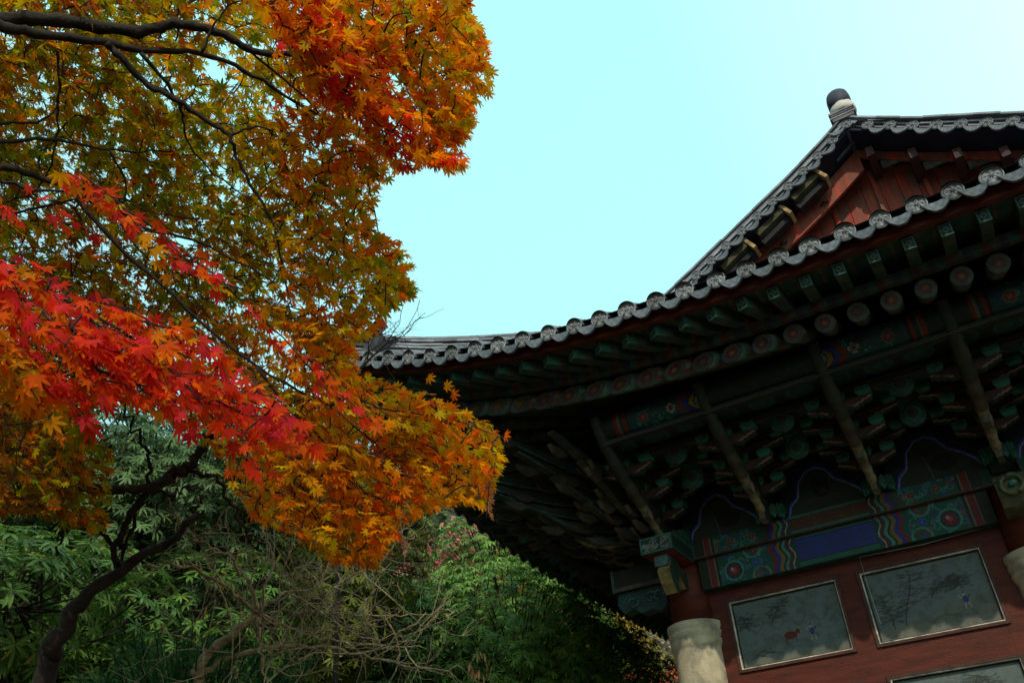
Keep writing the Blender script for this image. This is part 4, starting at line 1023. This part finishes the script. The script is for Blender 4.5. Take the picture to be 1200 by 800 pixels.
# --- broad-leaved evergreens with whorled glossy leaves
TL = long_leaf()
def evergreen(cx, cy, dist, rad, n, ll, label, name='evergreen_tree', cat='tree', col=(.03, .095, .03), droop=.55, lumps=9, seed=1, group=None):
    r = np.random.default_rng(seed); c = at(cx, cy, dist); g = float(gz(c[0], c[1]))
    root = tag(empty(name, (0, 0, 0)), label, cat, group); rad = np.array(rad, float)
    # uneven crown of overlapping lumps
    lc = [c+norm(r.normal(0, 1, 3))*rad*r.uniform(.35, .72) for _ in range(lumps)]; lr = [rad*r.uniform(.38, .6) for _ in range(lumps)]
    lc.append(c); lr.append(rad*.75); lc = np.array(lc); lr = np.array(lr)
    k = r.integers(0, len(lc), n*2); d = norm(r.normal(0, 1, (n*2, 3))); P = lc[k]+d*lr[k]*r.uniform(.80, 1.05, (n*2, 1))
    ins = np.zeros(n*2, bool)
    for q, w in zip(lc, lr): ins |= (((P-q)/w)**2).sum(1) < .62
    keep_ = ~ins | (r.random(len(ins)) < .28)
    P = P[keep_]; d = d[keep_]; P = P[:n]; d = d[:n]; m_ = P[:, 2] > g+.15; P = P[m_]; d = d[m_]; n = len(P)
    W = 8; a = r.uniform(0, 6.28, n); PP = np.repeat(P, W, 0); out = norm(d*.6+np.array([0, 0, .5]))
    u = norm(np.cross(out, r.normal(0, 1, (n, 3)))); v = np.cross(out, u); th = (a[:, None]+np.arange(W)*2*math.pi/W+r.normal(0, .2, (n, W)))
    rad_dir = u[:, None]*np.cos(th)[..., None]+v[:, None]*np.sin(th)[..., None]
    Y = norm(rad_dir+out[:, None]*.25+np.array([0, 0, -droop])); Nn = norm(out[:, None]*1.0+rad_dir*.35+0*Y)
    tone = np.repeat(r.uniform(.6, 1.5, n), W)[:, None]*r.uniform(.8, 1.25, (n*W, 1)); C_ = np.array(col)[None]*tone
    yel = r.random(n*W) < .03; C_[yel] = (.25, .22, .03)
    V, F, Cc = instance(TL, PP, Y.reshape(-1, 3), Nn.reshape(-1, 3), r.uniform(.75, 1.15, n*W)*ll, C_); np_mesh('crown', V, F, Cc, M['evergreen'], root)
    base = np.array([c[0]+.2, c[1]+.2, g]); tk = c-[0, 0, rad[2]*.5]
    limb([base, (base+tk)/2+[.1, -.1, 0], tk, c], .05+.04*rad[0], .03, 'trunk', M['bark'], root, 10)
    br = MB()
    for q in lc[:-1]: br.tube(smooth_path([tk, (tk+q)/2+r.normal(0, .1, 3), q], 3), np.linspace(.035, .01, 7), 6)
    for j in range(0, n, 5): br.tube([P[j]-d[j]*.45+down*.1, P[j]], [.012, .006], 4, caps=False)
    br.build('branches', M['bark'], root); return root
evergreen(590, 818, 17, (3.2, 3.2, 3.1), 13000, .15, 'wide glossy green evergreen tree below the roof corner', seed=3, col=(.15, .27, .05), lumps=26)
evergreen(450, 775, 15.5, (1.8, 1.8, 2.1), 2200, .16, 'glossy evergreen tree behind the tangle of pale bare twigs', seed=23, col=(.11, .24, .06))
evergreen(60, 745, 8.6, (1.5, 1.5, 1.15), 1000, .15, 'whorl-leaved evergreen shrub at the bottom left corner behind the dark trunk', 'evergreen_shrub', 'shrub', seed=4, droop=.25, col=(.10, .19, .035))
evergreen(185, 550, 11.5, (2.1, 2.1, 1.7), 3000, .13, 'fine-leaved evergreen tree seen above the bare horizontal limb', seed=5, col=(.10, .17, .06), droop=.4)
evergreen(340, 640, 13.5, (1.9, 1.9, 2.0), 3400, .15, 'olive green tree behind the top of the bare shrub', seed=6, col=(.14, .17, .03))
evergreen(40, 590, 13, (2.5, 2.5, 2.6), 3000, .18, 'dark evergreen tree furthest left behind the maples', seed=7, col=(.07, .14, .02))
evergreen(215, 745, 10.0, (1.3, 1.3, 1.2), 900, .14, 'low evergreen shrub between the dark trunk and the bare shrub', 'evergreen_shrub', 'shrub', seed=8, droop=.3, col=(.09, .18, .03))

# --- bushy young pine at the bottom
pn = tag(empty('young_pine', (0, 0, 0)), 'soft dark green young pine at the bottom edge left of the bare shrub', 'conifer')
V = []; F = []; Cc = []; cpt = at(235, 805, 7.0)
brm = MB(); limb([np.array([cpt[0], cpt[1], 0]), cpt-[0, 0, .4], cpt+[0, 0, .35]], .05, .012, 'trunk', M['bark'], pn)
for i in range(330):
    d = norm(rng.normal(0, 1, 3)); p = cpt+d*np.array([.85, .85, .45])*rng.uniform(.3, 1); ax = norm(d*.6+[0, 0, .7])
    brm.tube([p-ax*.15, p], [.006, .003], 4, caps=False); col = np.array([.02, .085, .02])*rng.uniform(.7, 1.5)
    for k in range(26):
        y = norm(ax+rng.normal(0, .45, 3)); b_ = p-ax*rng.uniform(0, .14); s_ = norm(np.cross(y, rng.normal(0, 1, 3)))*.0035; q = len(V)
        V += [b_-s_, b_+s_, b_+y*rng.uniform(.08, .13)]; F.append((q, q+1, q+2)); Cc.append(col)
np_mesh('needles', np.array(V), np.array(F), np.array(Cc), M['evergreen'], pn); brm.build('branches', M['bark'], pn)

# --- pale bare shrub with crooked twigs
bs = tag(empty('bare_shrub', (0, 0, 0)), 'pale leafless shrub with a crooked lichened stem and tangled twigs', 'shrub')
base = at(224, 835, 6.4); gb_ = base.copy(); gb_[2] = 0
limb([gb_, base, at(230, 795, 6.4), at(243, 768, 6.4), (at(272, 742, 6.4)), at(303, 718, 6.4)], .045, .026, 'stem', M['palebark'], bs, 10, .01)
def PB(pts, D0, D1, r0, r1): return limb(px(pts, D0, D1), r0, r1, 'stem', M['palebark'], bs, 8, .012)[1]
seeds = [PB([(238, 785), (300, 762), (340, 757), (400, 760), (460, 775), (520, 790)], 6.4, 6.6, .022, .004), PB([(303, 718), (330, 700), (365, 690), (400, 660)], 6.4, 6.6, .018, .004), PB([(303, 718), (295, 690), (270, 655), (250, 640), (222, 632)], 6.4, 6.3, .016, .008),
         PB([(303, 718), (318, 660), (312, 620), (325, 590)], 6.4, 6.9, .012, .003), PB([(303, 718), (360, 745), (420, 752), (500, 760)], 6.4, 7.2, .012, .003), PB([(303, 716), (380, 714), (440, 722), (490, 718), (530, 712)], 6.5, 7.2, .010, .002),
         PB([(170, 662), (215, 665), (255, 680), (285, 705), (303, 718)], 6.1, 6.4, .008, .014), PB([(303, 720), (306, 760), (312, 800)], 6.4, 6.2, .014, .006), PB([(330, 757), (390, 690), (440, 660)], 6.5, 6.9, .008, .002)]
tb = MB(); tips = []
def twig(p, d, ln, r, depth):
    e_ = project(p+d*ln)[0][0]
    if e_[0] > 530 and e_[1] < 730: return
    pts = [p]; n = 5
    for i in range(n):
        d = norm(d+rng.normal(0, .30, 3)+np.array([0, 0, .03])); p = p+d*ln/n; pts.append(p)
    tb.tube(pts, np.linspace(r, r*.45, n+1), 4, caps=False)
    tips.append(p)
    if depth:
        for i in range(rng.integers(2, 4)):
            k = rng.integers(1, n+1); twig(pts[k], norm(d+rng.normal(0, .75, 3)), ln*rng.uniform(.45, .75), r*.55, depth-1)
for sp in seeds:
    for k in range(9):
        j = rng.integers(len(sp)//4, len(sp)); d = norm(RT*rng.uniform(-.2, .9)+UP*rng.normal(0, .7)+FW*rng.normal(0, .5)); twig(sp[j], d, rng.uniform(.35, .85), .0065, 2)
tb.build('twigs', M['palebark'], bs)
P = np.array(tips)[rng.integers(0, len(tips), 130)]; n = len(P)
V, F, Cc = instance(TL, P, norm(down+rng.normal(0, .5, (n, 3))), norm(rng.normal(0, 1, (n, 3))), rng.uniform(.05, .10, n), np.array([[(.34, .38, .04), (.40, .33, .04), (.20, .28, .04)][i % 3] for i in range(n)]))
o = np_mesh('leaves', V, F, Cc, M['leaf'], bs); o['label'] = 'last few yellow-green leaves'
P = np.array([at(a+rng.normal(0, 4), b+rng.normal(0, 7), 6.7) for a, b in [(552, 770), (560, 780), (566, 765), (572, 790), (556, 785)]*4]); n = len(P)
V, F, Cc = instance(TL, P, norm(down+rng.normal(0, .3, (n, 3))), norm(rng.normal(0, 1, (n, 3))), rng.uniform(.06, .1, n), np.array([(.50, .27, .12)]*n)); np_mesh('dead_leaves', V, F, Cc, M['leaf'], bs)

# --- slender climbing twigs near the roof corner
tt = tag(empty('bare_sapling', (0, 0, 0)), 'thin leafless sapling whose fine twigs cross the tiles at the roof corner', 'sapling'); tb = MB(); tips = []
q = at(400, 470, 8.2); qb = q.copy(); qb[2] = 0
tb.tube(smooth_path([qb, (qb+q)/2+[.1, .05, 0], q, at(425, 430, 8.1), at(455, 400, 8.0)]), np.linspace(.03, .006, 17), 6)
for (a, b), (c_, d_) in (((425, 430), (480, 345)), ((440, 415), (520, 372)), ((430, 425), (400, 350)), ((455, 400), (500, 395)), ((420, 440), (450, 360)), ((445, 410), (492, 362)), ((410, 450), (470, 425))):
    p, q = at(a, b, 8.1), at(c_, d_, 8.1+rng.uniform(-.3, .3)); twig(p, norm(q-p), np.linalg.norm(q-p), .006, 2)
tb.build('branches', M['bark'], tt)

# --- autumn trees on the hillside
TQ = (np.array([(-.5, 0, 0), (0, -.35, .1), (.5, 0, 0), (.1, .4, -.1)]), np.array([(0, 1, 2), (0, 2, 3)]))
def far_tree(a, d, h, r, col, label, seed, n=5200):
    q = np.random.default_rng(seed); dr = np.array([-math.sin(R_(a)), math.cos(R_(a)), 0]); c = CP+dr*d; g = float(gz(c[0], c[1])); c[2] = CP[2]+d*math.tan(R_(h))-r*.9
    root = tag(empty('autumn_tree', (0, 0, 0)), label, 'tree', 'autumn trees on the hillside')
    K = 12; lc = c+q.normal(0, .42, (K, 3))*r*np.array([1, 1, .8]); k = q.integers(0, K, n); dd = norm(q.normal(0, 1, (n, 3))); P = lc[k]+dd*r*q.uniform(.25, .55, (n, 1)); P[:, 2] = np.maximum(P[:, 2], g+.4)
    C_ = np.array(col)[None]*q.uniform(.55, 1.4, (n, 1))*(.8+.4*q.random((K, 1))[k]); s_ = q.uniform(.6, 1.3, n)*(.06+.0035*d)
    V, F, Cc = instance(TQ, P, norm(q.normal(0, 1, (n, 3))), norm(dd+[0, 0, .6]), s_, C_); np_mesh('crown', V, F, Cc, M['farleaf'], root)
    limb([(c[0], c[1], g-.2), (c[0]+.1, c[1], (g+c[2])/2), c], .05+.035*r, .04, 'trunk', M['bark'], root, 7)
    br = MB()
    for z in lc[:8]: br.tube([c-[0, 0, r*.7], z], [.05, .02], 5)
    br.build('branches', M['bark'], root)
YEL = (.42, .28, .05); OLV = (.24, .21, .05); RDD = (.50, .11, .05); PNK = (.46, .15, .13); GRY = (.26, .22, .17); DG = (.08, .13, .05)
far = [(34.2, 22, 23.0, 1.6, PNK, 'dusty red maple tree just left of the hanging roof corner'), (38.5, 24, 23.0, 1.7, PNK, 'dull pink tree behind the golden maple tips'), (31.0, 27, 21.8, 2.0, YEL, 'yellow tree beside thin pale trunks under the scalloped eave'),
       (28.3, 29, 20.2, 2.1, OLV, 'olive tree above the wide evergreen'), (25.8, 27, 18.2, 1.9, YEL, 'yellow-brown tree right of the evergreen top'), (24.0, 31, 16.8, 2.0, OLV, 'brownish green tree under the middle of the side eave'),
       (22.2, 26, 13.6, 1.5, RDD, 'small orange-red tree next to the stone pillar'), (23.0, 33, 15.4, 1.7, GRY, 'greyish tree between the yellow and the orange-red one')]
for i, t in enumerate(far): far_tree(*t, seed=40+i)
# the far-off wood on the slope: nobody could count it, one mass
VV = []; FF = []; CC = []; nv = 0
for i, (a, d) in enumerate([(a_+dd_, 34+8*k_+(a_*7 % 5)) for k_ in range(4) for a_ in range(18, 72, 4) for dd_ in (2*(k_ % 2),)]):
    q = np.random.default_rng(200+i); c = CP+np.array([-math.sin(R_(a)), math.cos(R_(a)), 0])*d; g = float(gz(c[0], c[1])); c[2] = g+4.6; n = 1700
    col = [YEL, OLV, RDD, DG, GRY, OLV][q.integers(6)]; K = 9; lc = c+q.normal(0, 1.2, (K, 3)); k = q.integers(0, K, n); dd = norm(q.normal(0, 1, (n, 3)))
    P = lc[k]+dd*q.uniform(.8, 1.7, (n, 1)); P[:, 2] = np.maximum(P[:, 2], g+.3)
    V, F, Cq = instance(TQ, P, norm(q.normal(0, 1, (n, 3))), norm(dd+[0, 0, .6]), q.uniform(.18, .36, n), np.array(col)[None]*q.uniform(.5, 1.4, (n, 1))); VV.append(V); FF.append(F+nv); CC.append(Cq); nv += len(V)
tag(np_mesh('hillside_wood', np.vstack(VV), np.vstack(FF), np.vstack(CC), M['farleaf']), 'mixed autumn wood covering the far slope behind the trees', 'wood', kind='stuff')
